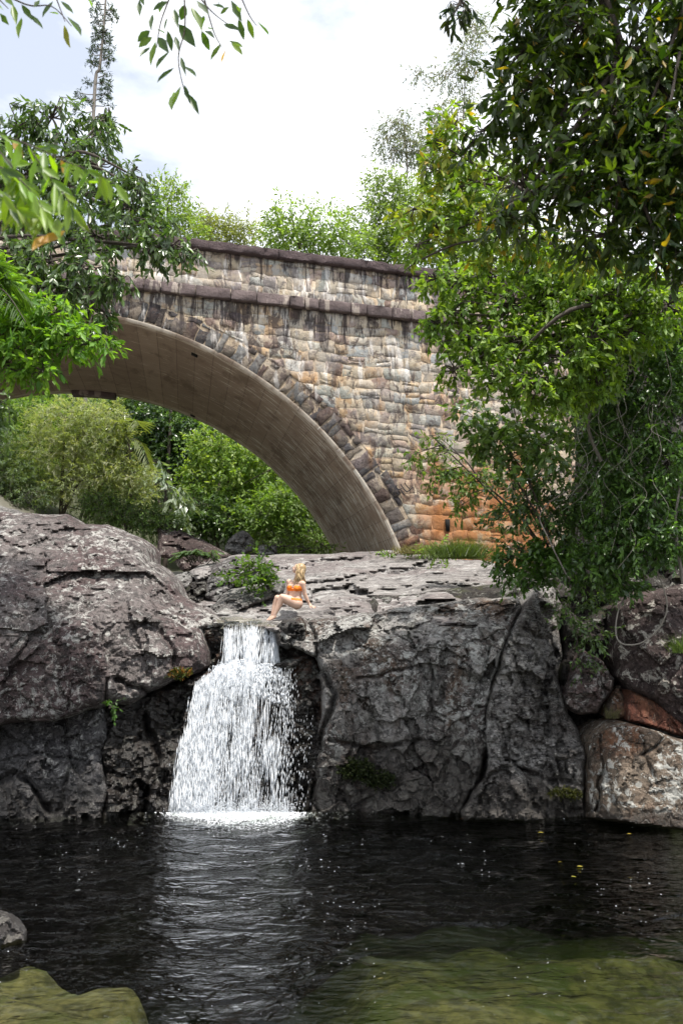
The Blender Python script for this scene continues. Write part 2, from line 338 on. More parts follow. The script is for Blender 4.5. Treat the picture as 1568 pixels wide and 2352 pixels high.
dfall = np.hypot(_X.ravel() + 1.75, _Y.ravel() - 12.4); zz = zz + 0.012 * np.exp(-dfall / 2.5) * np.sin(dfall * 11)
n0 = _X.size; V = np.c_[_X.ravel(), _Y.ravel(), zz]; _i = np.arange(n0).reshape(_X.shape); F4 = np.stack([_i[:-1, :-1], _i[:-1, 1:], _i[1:, 1:], _i[1:, :-1]], -1).reshape(-1, 4)
ring = np.concatenate([_i[0, :], _i[1:, -1], _i[-1, -2::-1], _i[-2:0:-1, 0]]); bot = V[ring].copy(); bot[:, 2] = -3.2
br = n0 + np.arange(len(ring)); side = np.stack([ring, br, np.roll(br, -1), np.roll(ring, -1)], -1)
me = np_mesh('pool_water', np.concatenate([V, bot, [[0, 9, -3.2]]]), [np.concatenate([F4, side]), np.stack([br, np.full(len(br), n0 + len(ring)), np.roll(br, -1)], -1)], m_water, smooth=True)
tag(ob('pool_water', me), kind='structure')

# ================================================================ ROCKS
mr_big = rock_mat('granite_lichen', (0.155, 0.135, 0.13), (0.095, 0.068, 0.067), lichen=(0.52, 0.51, 0.48), lich=0.9, lsc=5.0, spots=0.32, wet=(0.35, 0.9), wetc=0.4)
mr_dark = rock_mat('wet_dark_rock', (0.055, 0.052, 0.05), (0.035, 0.028, 0.025), dark=(0.012, 0.011, 0.01), lichen=(0.25, 0.26, 0.24), lich=0.45, spots=0.1, wet=(1.0, 2.6), wetc=0.5, rust=(0.09, 0.04, 0.02), bump=0.6)
mr_main = rock_mat('grey_cliff_rock', (0.33, 0.315, 0.30), (0.12, 0.10, 0.092), rust=(0.13, 0.085, 0.06), dark=(0.022, 0.02, 0.018), lichen=(0.58, 0.58, 0.55), lich=1.15, lsc=6.0, spots=0.14, wet=(0.4, 1.7), wetc=0.34, bump=0.9, moss=0.15)
mr_slab = rock_mat('banded_slab_rock', (0.42, 0.40, 0.38), (0.16, 0.142, 0.13), dark=(0.02, 0.018, 0.017), lichen=(0.5, 0.49, 0.46), lich=0.8, lsc=7, spots=0.05, wet=(0.1, 0.9), wetc=0.35, streak=(0.8, 1, 2.4), bump=1.0)
mr_ledge = rock_mat('pale_ledge_rock', (0.25, 0.235, 0.225), (0.19, 0.165, 0.16), dark=(0.05, 0.045, 0.045), lichen=(0.5, 0.49, 0.47), lich=0.55, lsc=4, spots=0.1, wet=(-1, -0.5), streak=(0.5, 1, 1.6), bump=0.5, grain=0.6)
mr_grey = rock_mat('grey_boulder_rock', (0.24, 0.235, 0.225), (0.15, 0.14, 0.135), dark=(0.035, 0.033, 0.03), lichen=(0.5, 0.5, 0.47), lich=0.7, spots=0.15, wet=(-1, -0.5))
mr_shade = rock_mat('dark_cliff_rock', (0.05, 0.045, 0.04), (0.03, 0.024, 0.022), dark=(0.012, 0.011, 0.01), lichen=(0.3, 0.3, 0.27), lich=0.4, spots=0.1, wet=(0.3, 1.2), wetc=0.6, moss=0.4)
mr_purple = rock_mat('purple_brown_rock', (0.085, 0.062, 0.058), (0.05, 0.035, 0.033), dark=(0.018, 0.014, 0.013), lichen=(0.55, 0.52, 0.46), lich=0.35, spots=0.22, wet=(-1, -0.5))
mr_red = rock_mat('rust_red_rock', (0.17, 0.075, 0.042), (0.12, 0.045, 0.03), dark=(0.03, 0.018, 0.014), lichen=(0.4, 0.32, 0.26), lich=0.4, spots=0.0, wet=(-1, -0.5), streak=(1.8, 1, 0.5))
mr_block = rock_mat('tan_block_rock', (0.19, 0.15, 0.115), (0.13, 0.095, 0.07), dark=(0.03, 0.026, 0.022), lichen=(0.6, 0.6, 0.56), lich=1.1, lsc=4.5, spots=0.4, wet=(0.15, 0.32), wetc=0.33, rust=(0.16, 0.07, 0.035))

# bedrock behind everything in the gorge, so no crack looks through
rock('bedrock', [(420, 1425), (560, 1400), (760, 1380), (1000, 1360), (1200, 1330), (1300, 1240), (1760, 1200), (1800, 1960), (1000, 1960), (300, 1960), (380, 1500)],
     [(420, 1440, 14.6), (800, 1400, 14.6), (1200, 1350, 14.4), (1300, 1250, 15.0), (1750, 1250, 14.0), (1700, 1900, 13.2), (1000, 1900, 13.6), (500, 1900, 13.9), (620, 1560, 14.0)],
     mr_shade, step=10, drop=0.5, back=3.0, fac=0.3, facsc=0.9, seed=3, kind='structure')
# the sloping ledge up to the bridge foot
rock('bedrock', [(380, 1345), (440, 1310), (470, 1290), (560, 1272), (620, 1277), (700, 1273), (790, 1269), (870, 1267), (975, 1264), (990, 1276), (1060, 1285), (1130, 1292), (1215, 1335), (1220, 1420), (900, 1450), (640, 1455), (520, 1430), (470, 1405), (410, 1380)],
     [(400, 1340, 17.5), (470, 1290, 20), (700, 1273, 20.4), (975, 1264, 20.4), (1130, 1292, 18.6), (1210, 1340, 15.6), (700, 1300, 18.6), (900, 1300, 18.4), (640, 1350, 16.6), (800, 1345, 16.2), (1000, 1335, 16.0), (640, 1400, 14.5), (800, 1395, 14.2), (1000, 1375, 14.3), (1200, 1370, 14.2), (560, 1425, 13.95), (900, 1440, 14.1), (1200, 1420, 14.2), (700, 1440, 13.9), (450, 1380, 15.6)],
     mr_ledge, step=4, Rr=14, drop=0.4, back=1.0, amp=0.10, fsc=1.1, fine=0.03, fac=0.34, facsc=0.9, seed=5, jag=3, stretch=(0.8, 0.55, 2.2),
     cracks=[([(700, 1365), (790, 1352), (850, 1362), (990, 1340), (1100, 1345)], 5, 0.35), ([(790, 1350), (870, 1320), (1000, 1300), (1080, 1290)], 4, 0.3), ([(560, 1300), (650, 1310), (720, 1290), (850, 1290)], 4, 0.25)], kind='structure')
rock('rock', [(640, 1432), (700, 1424), (800, 1414), (880, 1402), (1000, 1386), (1100, 1374), (1190, 1366), (1200, 1395), (1172, 1450), (1152, 1500), (1135, 1550), (1118, 1640), (1122, 1720), (1090, 1810), (1060, 1885), (690, 1890), (715, 1760), (738, 1650), (740, 1570), (722, 1510), (660, 1486), (634, 1460)],
     [(660, 1436, 13.55), (720, 1426, 13.6), (800, 1416, 13.65), (880, 1404, 13.65), (1000, 1388, 13.7), (1100, 1376, 13.6), (1185, 1368, 13.5), (660, 1465, 13.1), (800, 1455, 13.0), (1000, 1430, 12.9), (1170, 1410, 12.9), (760, 1560, 12.85), (900, 1560, 12.55), (1050, 1560, 12.5), (1110, 1640, 12.6), (720, 1860, 12.75), (900, 1760, 12.45), (1050, 1860, 12.4), (880, 1860, 12.5)],
     mr_main, step=3, Rr=11, drop=0.28, back=1.0, amp=0.06, fac=0.28, facsc=0.95, fine=0.025, seed=8, stretch=(1, 1, 0.8),
     cracks=[([(730, 1520), (770, 1600), (740, 1690), (720, 1780), (705, 1860)], 7, 0.35), ([(760, 1700), (860, 1720), (960, 1700)], 5, 0.18), ([(700, 1420), (722, 1460), (725, 1520)], 5, 0.25), ([(820, 1560), (900, 1545), (960, 1530)], 4, 0.12), ([(960, 1480), (1000, 1560), (985, 1640)], 4, 0.1), ([(1110, 1410), (1130, 1470), (1105, 1560)], 4, 0.12)],
     label='broad lichen-streaked grey rock face the seated woman leans back on', cat='rock')
mr_low = rock_mat('low_grey_rock', (0.13, 0.125, 0.125), (0.075, 0.07, 0.072), dark=(0.018, 0.017, 0.017), lichen=(0.42, 0.42, 0.40), lich=0.5, lsc=6, spots=0.2, wet=(0.1, 0.7), wetc=0.4)
rock('rock', [(215, 1624), (300, 1612), (350, 1588), (440, 1552), (480, 1540), (560, 1528), (650, 1516), (705, 1504), (730, 1520), (748, 1560), (745, 1890), (225, 1900), (240, 1800), (220, 1700)],
     [(230, 1640, 13.0), (330, 1620, 13.1), (440, 1570, 13.3), (560, 1540, 13.35), (700, 1520, 13.2), (230, 1860, 12.4), (420, 1860, 12.75), (600, 1860, 12.95), (720, 1860, 12.95), (560, 1700, 13.1), (400, 1700, 12.95)],
     mr_dark, step=3.5, Rr=12, drop=0.32, back=1.2, amp=0.10, fac=0.26, facsc=1.6, fine=0.04, seed=12, jag=6,
     cracks=[([(330, 1640), (360, 1740), (330, 1860)], 6, 0.2), ([(600, 1560), (680, 1690), (700, 1700)], 6, 0.15)],
     label='wet black rock behind and beside the lower waterfall', cat='rock')
rock('rock', [(-90, 1654), (75, 1648), (215, 1622), (244, 1618), (250, 1680), (236, 1740), (252, 1810), (238, 1890), (-90, 1910)],
     [(-60, 1680, 12.8), (200, 1650, 12.8), (-60, 1880, 12.15), (210, 1860, 12.3), (100, 1760, 12.5)],
     mr_low, step=3.5, Rr=14, drop=0.35, back=1.2, amp=0.08, fac=0.22, facsc=1.3, fine=0.03, seed=13,
     cracks=[([(0, 1750), (90, 1730), (200, 1745)], 5, 0.12), ([(-20, 1800), (40, 1780), (70, 1800), (110, 1860)], 7, 0.25), ([(150, 1660), (160, 1760), (130, 1860)], 4, 0.1)],
     label='grey speckled rock under the huge lichen boulder at the pool edge', cat='rock')
rock('rock', [(455, 1446), (520, 1432), (600, 1428), (640, 1432), (668, 1450), (725, 1500), (750, 1560), (640, 1590), (440, 1600), (430, 1560), (470, 1520)],
     [(460, 1450, 13.9), (640, 1440, 13.7), (560, 1440, 13.75), (470, 1560, 13.9), (730, 1540, 13.75), (600, 1560, 13.7)],
     mr_dark, step=4, Rr=12, drop=0.2, back=0.8, amp=0.06, fac=0.2, facsc=2.5, fine=0.03, seed=14, label='small wet black step under the lip of the falls', cat='rock')
rock('boulder', [(-90, 1165), (0, 1174), (65, 1181), (155, 1181), (190, 1204), (250, 1204), (295, 1224), (335, 1236), (346, 1256), (345, 1289), (370, 1296), (395, 1329), (415, 1366), (450, 1386), (500, 1416), (526, 1430), (500, 1441), (470, 1449), (477, 1499), (477, 1534), (425, 1559), (350, 1589), (335, 1598), (300, 1622), (245, 1617), (215, 1630), (125, 1658), (75, 1660), (-90, 1670)],
     [(-80, 1190, 14.8), (150, 1200, 14.9), (280, 1230, 15.0), (340, 1270, 14.9), (410, 1380, 14.2), (500, 1425, 13.7), (-80, 1400, 12.6), (150, 1400, 12.7), (300, 1400, 13.0), (400, 1450, 13.2), (450, 1500, 13.1), (-80, 1640, 12.0), (120, 1620, 12.2), (300, 1590, 12.6), (420, 1540, 13.0)],
     mr_big, step=3.5, Rr=26, drop=0.45, back=1.6, amp=0.10, fac=0.22, facsc=0.8, fine=0.03, seed=21,
     cracks=[([(185, 1205), (200, 1270), (215, 1330), (200, 1400)], 8, 0.12), ([(265, 1560), (300, 1570), (345, 1592)], 6, 0.3), ([(250, 1560), (240, 1600), (250, 1620)], 4, 0.15), ([(300, 1440), (370, 1410), (420, 1430)], 5, 0.12), ([(330, 1236), (345, 1300), (400, 1370), (430, 1440)], 8, 0.1), ([(370, 1450), (400, 1500), (400, 1560)], 5, 0.15)],
     label='huge purple-grey boulder covered with white lichen beside the waterfall', cat='boulder')
rock('boulder', [(-60, 1150), (0, 1160), (40, 1170), (70, 1186), (20, 1200), (-60, 1200)], [(-50, 1170, 17), (60, 1185, 17), (0, 1190, 16.8)], mr_grey, step=5, Rr=15, drop=0.3, seed=22, label='low grey rock top showing above the huge lichen boulder', cat='boulder')
# leaning slab and blocks on the shaded side
rock('rock', [(1222, 1352), (1272, 1345), (1288, 1388), (1280, 1450), (1292, 1500), (1287, 1575), (1302, 1640), (1332, 1685), (1346, 1740), (1340, 1800), (1346, 1885), (1250, 1888), (1060, 1886), (1056, 1862), (1086, 1816), (1112, 1790), (1120, 1740), (1108, 1680), (1120, 1600), (1137, 1540), (1152, 1500), (1167, 1450), (1197, 1410)],
     [(1240, 1360, 13.6), (1200, 1420, 12.9), (1275, 1450, 13.2), (1160, 1500, 12.6), (1280, 1560, 13.0), (1130, 1600, 12.45), (1220, 1650, 12.6), (1120, 1740, 12.35), (1330, 1720, 12.6), (1070, 1860, 12.05), (1150, 1800, 12.0), (1250, 1820, 12.1), (1340, 1870, 12.2)],
     mr_slab, step=3.5, Rr=15, drop=0.32, back=1.0, amp=0.06, fac=0.34, facsc=1.3, fine=0.035, seed=31, stretch=(1.3, 1, 0.8),
     cracks=[([(1200, 1445), (1260, 1470), (1280, 1500)], 5, 0.2), ([(1190, 1560), (1240, 1590), (1290, 1600)], 5, 0.12), ([(1095, 1815), (1160, 1765), (1240, 1785), (1330, 1800)], 6, 0.18), ([(1190, 1440), (1180, 1520), (1215, 1590)], 5, 0.1)],
     label='tall leaning grey slab with diagonal bands rising from the pool', cat='rock')
rock('rock', [(1292, 1392), (1338, 1430), (1400, 1380), (1420, 1420), (1412, 1500), (1400, 1560), (1330, 1500), (1300, 1588), (1282, 1562), (1292, 1490)],
     [(1300, 1400, 13.3), (1400, 1400, 13.4), (1300, 1560, 13.0), (1400, 1520, 13.3)], mr_shade, Rr=20, drop=0.3, fac=0.2, seed=33, label='dark rock wedged upright behind the leaning slab', cat='rock')
rock('boulder', [(1335, 1488), (1352, 1500), (1385, 1520), (1410, 1560), (1402, 1590), (1386, 1612), (1372, 1640), (1330, 1642), (1298, 1628), (1292, 1600), (1306, 1560), (1322, 1520)],
     [(1340, 1500, 12.9), (1350, 1570, 12.55), (1300, 1620, 12.7), (1380, 1620, 12.7)], rock_mat('mottled_rock', (0.17, 0.13, 0.12), (0.11, 0.075, 0.07), lichen=(0.5, 0.48, 0.45), lich=1.1, spots=0.1, wet=(-1, -.5)), step=3, Rr=10, drop=0.22, fac=0.22, facsc=1.8, jag=2.5, seed=35, label='mottled pinkish stone wedged over a black hollow', cat='boulder')
rock('boulder', [(1420, 1568), (1405, 1590), (1390, 1622), (1388, 1648), (1430, 1657), (1448, 1630), (1440, 1600)], [(1420, 1580, 12.75), (1400, 1640, 12.55), (1440, 1640, 12.6)], mr_block, step=4, Rr=14, drop=0.25, fac=0.12, facsc=3, seed=36, label='small lichen-tipped stone between the hollow and the rusty block', cat='boulder')
rock('boulder', [(1412, 1396), (1452, 1360), (1560, 1344), (1660, 1350), (1680, 1620), (1620, 1700), (1548, 1664), (1502, 1612), (1445, 1588), (1414, 1560), (1406, 1480)],
     [(1430, 1390, 12.6), (1560, 1360, 12.4), (1660, 1380, 12.2), (1420, 1540, 12.5), (1540, 1500, 12.0), (1660, 1620, 11.7), (1540, 1640, 12.1)], mr_purple, step=4, Rr=22, drop=0.35, back=1.0, amp=0.04, fac=0.14, facsc=0.9, seed=37,
     label='large dark purplish boulder with round white lichen discs under the vines', cat='boulder')
rock('boulder', [(1444, 1584), (1474, 1600), (1500, 1608), (1546, 1640), (1600, 1694), (1570, 1694), (1500, 1670), (1440, 1656), (1436, 1620)], [(1450, 1600, 12.45), (1500, 1640, 12.2), (1590, 1690, 12.0), (1450, 1650, 12.3)], mr_red, step=3, Rr=6, drop=0.12, fac=0.07, fine=0.008, jag=2, seed=38, label='rust-red wedge of rock above the lichen-covered block', cat='boulder')
rock('boulder', [(1346, 1692), (1372, 1680), (1398, 1668), (1442, 1660), (1500, 1676), (1572, 1700), (1680, 1720), (1680, 1925), (1535, 1905), (1368, 1882), (1340, 1880), (1342, 1760)],
     [(1350, 1700, 12.5), (1400, 1680, 12.05), (1500, 1690, 11.8), (1660, 1730, 11.6), (1350, 1860, 12.2), (1380, 1860, 11.75), (1550, 1880, 11.45), (1660, 1900, 11.3), (1385, 1760, 11.85), (1350, 1780, 12.35), (1450, 1760, 11.7)],
     mr_block, step=3.5, Rr=7, drop=0.16, back=1.0, amp=0.02, fac=0.07, facsc=1.0, fine=0.012, jag=2.5, seed=39, cracks=[([(1476, 1740), (1530, 1690), (1580, 1680)], 4, 0.12), ([(1376, 1690), (1385, 1760), (1370, 1870)], 4, 0.12), ([(1470, 1690), (1480, 1740), (1510, 1800)], 4, 0.06)],
     label='big squared tan block spattered with white lichen at the water edge', cat='boulder')
# rocks upstream
rock('boulder', [(360, 1212), (414, 1216), (470, 1243), (506, 1265), (540, 1282), (492, 1298), (474, 1313), (420, 1314), (400, 1285), (366, 1279)], [(370, 1220, 21.5), (470, 1250, 21), (530, 1283, 20.5), (440, 1300, 20)], mr_purple, step=4, Rr=18, drop=0.5, fac=0.3, seed=41, label='reddish-brown boulder with a fern growing on its flank', cat='boulder')
rock('boulder', [(556, 1217), (578, 1240), (592, 1259), (590, 1275), (546, 1281), (512, 1262), (530, 1235)], [(556, 1225, 24), (585, 1265, 23.6), (530, 1265, 23.8)], mr_grey, step=4, Rr=12, drop=0.4, fac=0.4, seed=42, label='pointed grey boulder under the trees beyond the ledge', cat='boulder')
rock('boulder', [(594, 1252), (612, 1248), (634, 1252), (640, 1274), (592, 1278)], [(600, 1260, 22.5), (630, 1265, 22.5), (610, 1275, 22.3)], mr_grey, step=3, Rr=8, drop=0.3, fac=0.2, seed=43, label='small rounded dark boulder beside the pointed grey one', cat='boulder')
rock('boulder', [(396, 1322), (434, 1312), (446, 1330), (430, 1356), (404, 1352)], [(400, 1330, 16.6), (436, 1320, 16.8), (420, 1350, 16.3)], mr_grey, step=3, Rr=9, drop=0.25, fac=0.3, facsc=2, seed=44, label='flat grey slab lying beside the huge lichen boulder', cat='boulder')
rock('boulder', [(442, 1312), (462, 1302), (488, 1306), (488, 1322), (452, 1334)], [(450, 1315, 16.6), (480, 1310, 16.7), (465, 1328, 16.4)], mr_ledge, step=3, Rr=8, drop=0.2, fac=0.25, facsc=2, seed=45, label='small flat pinkish stone resting on the rubble', cat='boulder')
rock('boulder', [(420, 1358), (446, 1334), (474, 1336), (480, 1362), (460, 1392), (430, 1380), (414, 1372)], [(430, 1360, 15.9), (470, 1345, 16), (455, 1385, 15.5)], mr_shade, step=3, Rr=12, drop=0.3, fac=0.35, facsc=2, seed=46, label='dark angular rubble stone below the flat slabs', cat='boulder')
rock('boulder', [(480, 1300), (538, 1279), (602, 1276), (625, 1300), (640, 1330), (560, 1348), (534, 1356), (498, 1390), (466, 1372), (468, 1335)], [(490, 1305, 16.9), (600, 1280, 17.6), (630, 1325, 16.5), (500, 1380, 15.6), (550, 1335, 15.9)], rock_mat('dark_grey_rock', (0.13, 0.12, 0.12), (0.08, 0.07, 0.07), lichen=(0.4, 0.4, 0.38), lich=0.7, spots=0.2, wet=(-1, -.5)), step=3, Rr=20, drop=0.5, fac=0.35, facsc=1.4, seed=47, label='dark grey boulder with the leafy shrub growing on it', cat='boulder')
rock('boulder', [(514, 1362), (534, 1354), (578, 1343), (646, 1327), (656, 1332), (648, 1360), (622, 1377), (586, 1390), (542, 1405), (498, 1413), (484, 1396)], [(520, 1365, 15.3), (640, 1335, 15.6), (500, 1405, 14.7), (600, 1380, 14.9)], mr_grey, step=3, Rr=9, drop=0.25, fac=0.18, facsc=1.5, seed=48, label='smooth pale grey block behind the seated woman', cat='boulder')
rock('boulder', [(632, 1440), (650, 1424), (690, 1416), (706, 1432), (700, 1470), (660, 1490), (636, 1478)], [(640, 1440, 13.2), (690, 1425, 13.2), (670, 1480, 13.0)], mr_dark, step=3, Rr=12, drop=0.25, fac=0.2, facsc=3, seed=49, label='small shiny black rock at the lip of the falls', cat='boulder')
rock('boulder', [(640, 1398), (720, 1388), (800, 1392), (860, 1404), (820, 1424), (720, 1430), (660, 1432), (622, 1424)], [(650, 1405, 14.25), (800, 1398, 14.2), (700, 1428, 14.1), (640, 1426, 14.15), (820, 1420, 13.8)], mr_ledge, step=3, Rr=10, drop=0.12, back=0.4, amp=0.02, fac=0.03, fine=0.008, seed=50, label='rounded pale shelf of rock the woman sits on', cat='rock')
rock('boulder', [(-90, 2104), (-30, 2086), (10, 2092), (44, 2112), (62, 2138), (60, 2165), (0, 2180), (-90, 2190)], [(-80, 2100, 7.75), (0, 2098, 7.75), (50, 2135, 7.7), (0, 2165, 7.55), (-80, 2170, 7.55)], mr_low, step=4, Rr=24, drop=0.12, back=0.1, amp=0.04, fac=0.08, fine=0.012, seed=51, label='small grey rock breaking the water at the pool edge', cat='boulder')
# ================================================================ BRIDGE
TH = R(11.0); BA = np.array([math.cos(TH), math.sin(TH), 0]); BB = np.array([-math.sin(TH), math.cos(TH), 0])
BS = U(np.array(903.), np.array(1240.), np.array(21.0)); BW, UC, ZC, RAD = 7.8, -8.88, -4.08, 9.76
RING, CUT = 0.62, 0.0
def B(u, v, z):
    u, v, z = np.broadcast_arrays(np.asarray(u, float), np.asarray(v, float), np.asarray(z, float))
    return BS + u[..., None] * BA + v[..., None] * BB + z[..., None] * np.array([0, 0, 1.0])
def g(u): return -0.04 * np.asarray(u, float)               # road gradient
ZSTR, ZSTRT, ZCOP, ZCOPT = 6.08, 6.36, 7.40, 7.63
bridge = empty('stone_arch_bridge', tuple(B(0., 0., -1.5)), label='old single-arch stone bridge with streaked rubble walls and concrete underside', cat='bridge')
# stained masonry
def streaks(m, c, dk=0.85, wh=0.6):
    P = m.pos.outputs['Position']
    uu = m.n('ShaderNodeVectorMath', {0: P, 1: tuple(BA)}, 1, operation='DOT_PRODUCT')
    z = m.math('ADD', m.sep(P, 2), m.math('MULTIPLY', uu, 0.04))
    zr = m.math('SUBTRACT', z, float(BS[2]) + 0.04 * float(BS @ BA))      # height in bridge frame
    cv = m.n('ShaderNodeCombineXYZ', {0: m.math('MULTIPLY', uu, 4.2), 1: 0.0, 2: m.math('MULTIPLY', zr, 0.55)})
    n = m.noise(cv, 1.15, 8, 0.72, 0.5)
    cv2 = m.n('ShaderNodeCombineXYZ', {0: m.math('MULTIPLY', uu, 3.0), 1: 7.0, 2: m.math('MULTIPLY', zr, 0.7)})
    n2 = m.noise(cv2, 1.0, 6, 0.66, 0.3)
    run1 = m.math('MULTIPLY', m.step(zr, ZSTR - 1.6, ZSTR - 0.1), m.step(zr, ZSTRT + 0.05, ZSTR)); run2 = m.step(zr, ZSTRT + 0.1, ZCOP)
    src = m.math('ADD', 0.50, m.math('MULTIPLY', m.math('ADD', run1, run2), 0.7))
    dmask = m.math('MULTIPLY', m.step(n, m.math('SUBTRACT', 0.66, m.math('MULTIPLY', src, 0.16)), m.math('SUBTRACT', 0.74, m.math('MULTIPLY', src, 0.16))), dk)
    wmask = m.math('MULTIPLY', m.math('MULTIPLY', m.step(n2, 0.54, 0.62), wh), m.step(zr, 3.0, 4.2))
    # rusty seep low on the abutment
    du = m.math('SUBTRACT', uu, float(BS @ BA))
    om = m.math('MULTIPLY', m.math('MULTIPLY', m.step(m.noise(P, 1.3, 8, 0.65, 0.6), 0.38, 0.52), m.step(m.math('ADD', zr, m.math('MULTIPLY', m.math('SUBTRACT', m.noise(P, 1.7, 5), 0.5), 2.5)), 3.0, 1.0)), m.step(m.math('ADD', du, m.math('MULTIPLY', m.math('SUBTRACT', m.noise(P, 0.9, 6, 0.65), 0.5), 3.2)), 0.1, 1.5))
    om2 = m.math('MULTIPLY', m.step(m.noise(m.scale(P, (1.4, 1, 0.5)), 1.6, 6, 0.6), 0.52, 0.64), m.math('MULTIPLY', m.step(zr, 5.2, 3.8), 0.55))
    c = m.mix(wmask, c, (0.66, 0.63, 0.60)); c = m.mix(om2, c, m.mix(1.0, c, (0.95, 0.62, 0.30), 'MULTIPLY'))
    c = m.mix(m.math('MULTIPLY', om, 0.85), c, m.mix(m.noise(P, 6, 6, 0.7), (0.22, 0.085, 0.03), (0.44, 0.18, 0.055))); c = m.mix(dmask, c, (0.035, 0.028, 0.03))
    return c
def masonry(name, base=None, bump=0.55, smear=0.72):
    m = M(name); P = m.pos.outputs['Position']
    c = m.attr('tint') if base is None else m.mix(m.noise(P, 2.5, 6), base, tuple(a * 1.35 for a in base))
    c = m.mix(m.math('MULTIPLY', m.step(m.noise(P, 7, 7, 0.7, 0.4), 0.52, 0.36), 0.6), c, m.mix(1.0, c, (0.38, 0.33, 0.30), 'MULTIPLY'))
    c = m.mix(m.math('MULTIPLY', m.step(m.noise(P, 3.6, 8, 0.7, 0.3), 0.47, 0.60), smear), c, m.mix(m.noise(P, 1.4, 4), (0.48, 0.35, 0.21), (0.46, 0.42, 0.36)))
    c = m.mix(m.math('MULTIPLY', m.step(m.noise(m.scale(P, (1.3, 1.3, 0.8)), 2.1, 9, 0.76, 0.6), 0.515, 0.575), 0.85), c, (0.085, 0.065, 0.06))
    c = m.mix(m.math('MULTIPLY', m.step(m.noise(P, 0.75, 7, 0.68, 0.4), 0.46, 0.60), 0.36 if smear > 0.5 else 0.0), c, m.mix(m.noise(P, 5, 6, 0.7), (0.24, 0.23, 0.225), (0.44, 0.43, 0.41)))
    c = streaks(m, c)
    h = m.math('ADD', m.noise(P, 9, 9, 0.7, 0.3), m.math('MULTIPLY', m.noise(P, 3, 4), 0.8))
    return m.done(m.bsdf(Base_Color=c, Roughness=0.9, Normal=m.bump(h, bump, 0.07), Specular_IOR_Level=0.2))
m_stone = masonry('masonry_stone'); m_ring = masonry('arch_ring_stone', None, 0.8, 0.16); m_mortar = masonry('mortar', (0.27, 0.215, 0.155))
m_dark = M('weathered_band'); _p = m_dark.pos.outputs['Position']
_c = m_dark.mix(m_dark.noise(_p, 5, 8, 0.7), (0.05, 0.036, 0.037), (0.20, 0.155, 0.15)); _c = m_dark.mix(m_dark.math('MULTIPLY', m_dark.step(m_dark.noise(m_dark.scale(_p, (2.2, 1, 0.5)), 1.8, 6), 0.54, 0.62), 0.75), _c, (0.42, 0.36, 0.31))
m_dark = m_dark.done(m_dark.bsdf(Base_Color=_c, Roughness=0.95, Normal=m_dark.bump(m_dark.noise(_p, 11, 9, 0.7), 0.9, 0.06)))
m_cop = M('mossy_coping'); _p = m_cop.pos.outputs['Position']
_c = m_cop.mix(m_cop.noise(_p, 6, 8, 0.7), (0.035, 0.024, 0.026), (0.135, 0.098, 0.10))
m_cop = m_cop.done(m_cop.bsdf(Base_Color=_c, Roughness=0.98, Normal=m_cop.bump(m_cop.noise(_p, 14, 9, 0.75), 1.0, 0.07)))
# concrete soffit: board-marked, peeling pale along the arc
m = M('soffit_concrete'); A = m.attr('flow', 1); P = m.pos.outputs['Position']
al, vv = m.sep(A, 0), m.sep(A, 1)
c = m.mix(m.noise(m.scale(A, (0.8, 1.2, 1)), 1.2, 7, 0.65), (0.26, 0.20, 0.15), (0.42, 0.34, 0.265))
bd = m.n('ShaderNodeTexWhiteNoise', {'W': m.math('FLOOR', m.math('MULTIPLY', al, 1.9))}, 0, noise_dimensions='1D')
bd2 = m.n('ShaderNodeTexWhiteNoise', {'W': m.math('FLOOR', m.math('MULTIPLY', vv, 4.6))}, 0, noise_dimensions='1D')
c = m.mix(m.math('MULTIPLY', bd, 0.55), c, (0.22, 0.165, 0.125)); c = m.mix(m.math('MULTIPLY', bd2, 0.18), c, (0.42, 0.35, 0.27))
ln1 = m.math('LESS_THAN', m.math('FRACT', m.math('MULTIPLY', al, 1.9)), 0.045); ln2 = m.math('LESS_THAN', m.math('FRACT', m.math('MULTIPLY', vv, 4.6)), 0.05)
c = m.mix(m.math('MULTIPLY', m.math('MAXIMUM', ln1, m.math('MULTIPLY', ln2, 0.6)), 0.5), c, (0.12, 0.09, 0.07))
pl = m.noise(m.scale(A, (0.75, 6.0, 1)), 1.6, 7, 0.62)
low = m.step(al, 1.0, 9.0)
pe = m.step(pl, m.math('SUBTRACT', 0.62, m.math('MULTIPLY', low, 0.075)), m.math('SUBTRACT', 0.635, m.math('MULTIPLY', low, 0.075)))
c = m.mix(m.math('MULTIPLY', pe, 0.8), c, m.mix(low, (0.55, 0.47, 0.37), (0.66, 0.63, 0.55)))
c = m.mix(m.math('MULTIPLY', m.step(m.noise(m.scale(A, (0.5, 1.0, 1), (9, 3, 0)), 1.5, 6), 0.55, 0.72), m.math('MULTIPLY', low, 0.7)), c, (0.19, 0.12, 0.085))
c = m.mix(m.math('MULTIPLY', m.step(m.noise(m.scale(A, (0.9, 0.45, 1), (2, 5, 0)), 1.4, 8, 0.65), 0.50, 0.66), 0.65), c, (0.15, 0.11, 0.08))
edge = m.math('ADD', m.step(vv, 0.30, 0.02), m.step(vv, BW - 0.7, BW - 0.1)); c = m.mix(m.math('MULTIPLY', m.math('MULTIPLY', edge, 0.8), m.step(m.noise(m.scale(A, (0.7, 3, 1)), 2, 5), 0.42, 0.58)), c, (0.62, 0.56, 0.47))
h = m.math('ADD', m.math('SUBTRACT', m.math('MULTIPLY', bd2, 0.3), m.math('MULTIPLY', m.math('MAXIMUM', ln1, ln2), 0.4)), m.noise(m.scale(A, (1, 5, 1)), 5, 7, 0.65))
m_sof = m.done(m.bsdf(Base_Color=c, Roughness=0.9, Normal=m.bump(h, 0.4, 0.02), Specular_IOR_Level=0.2))
m_hole = plain('hole_dark', (0.012, 0.011, 0.01), 0.95)

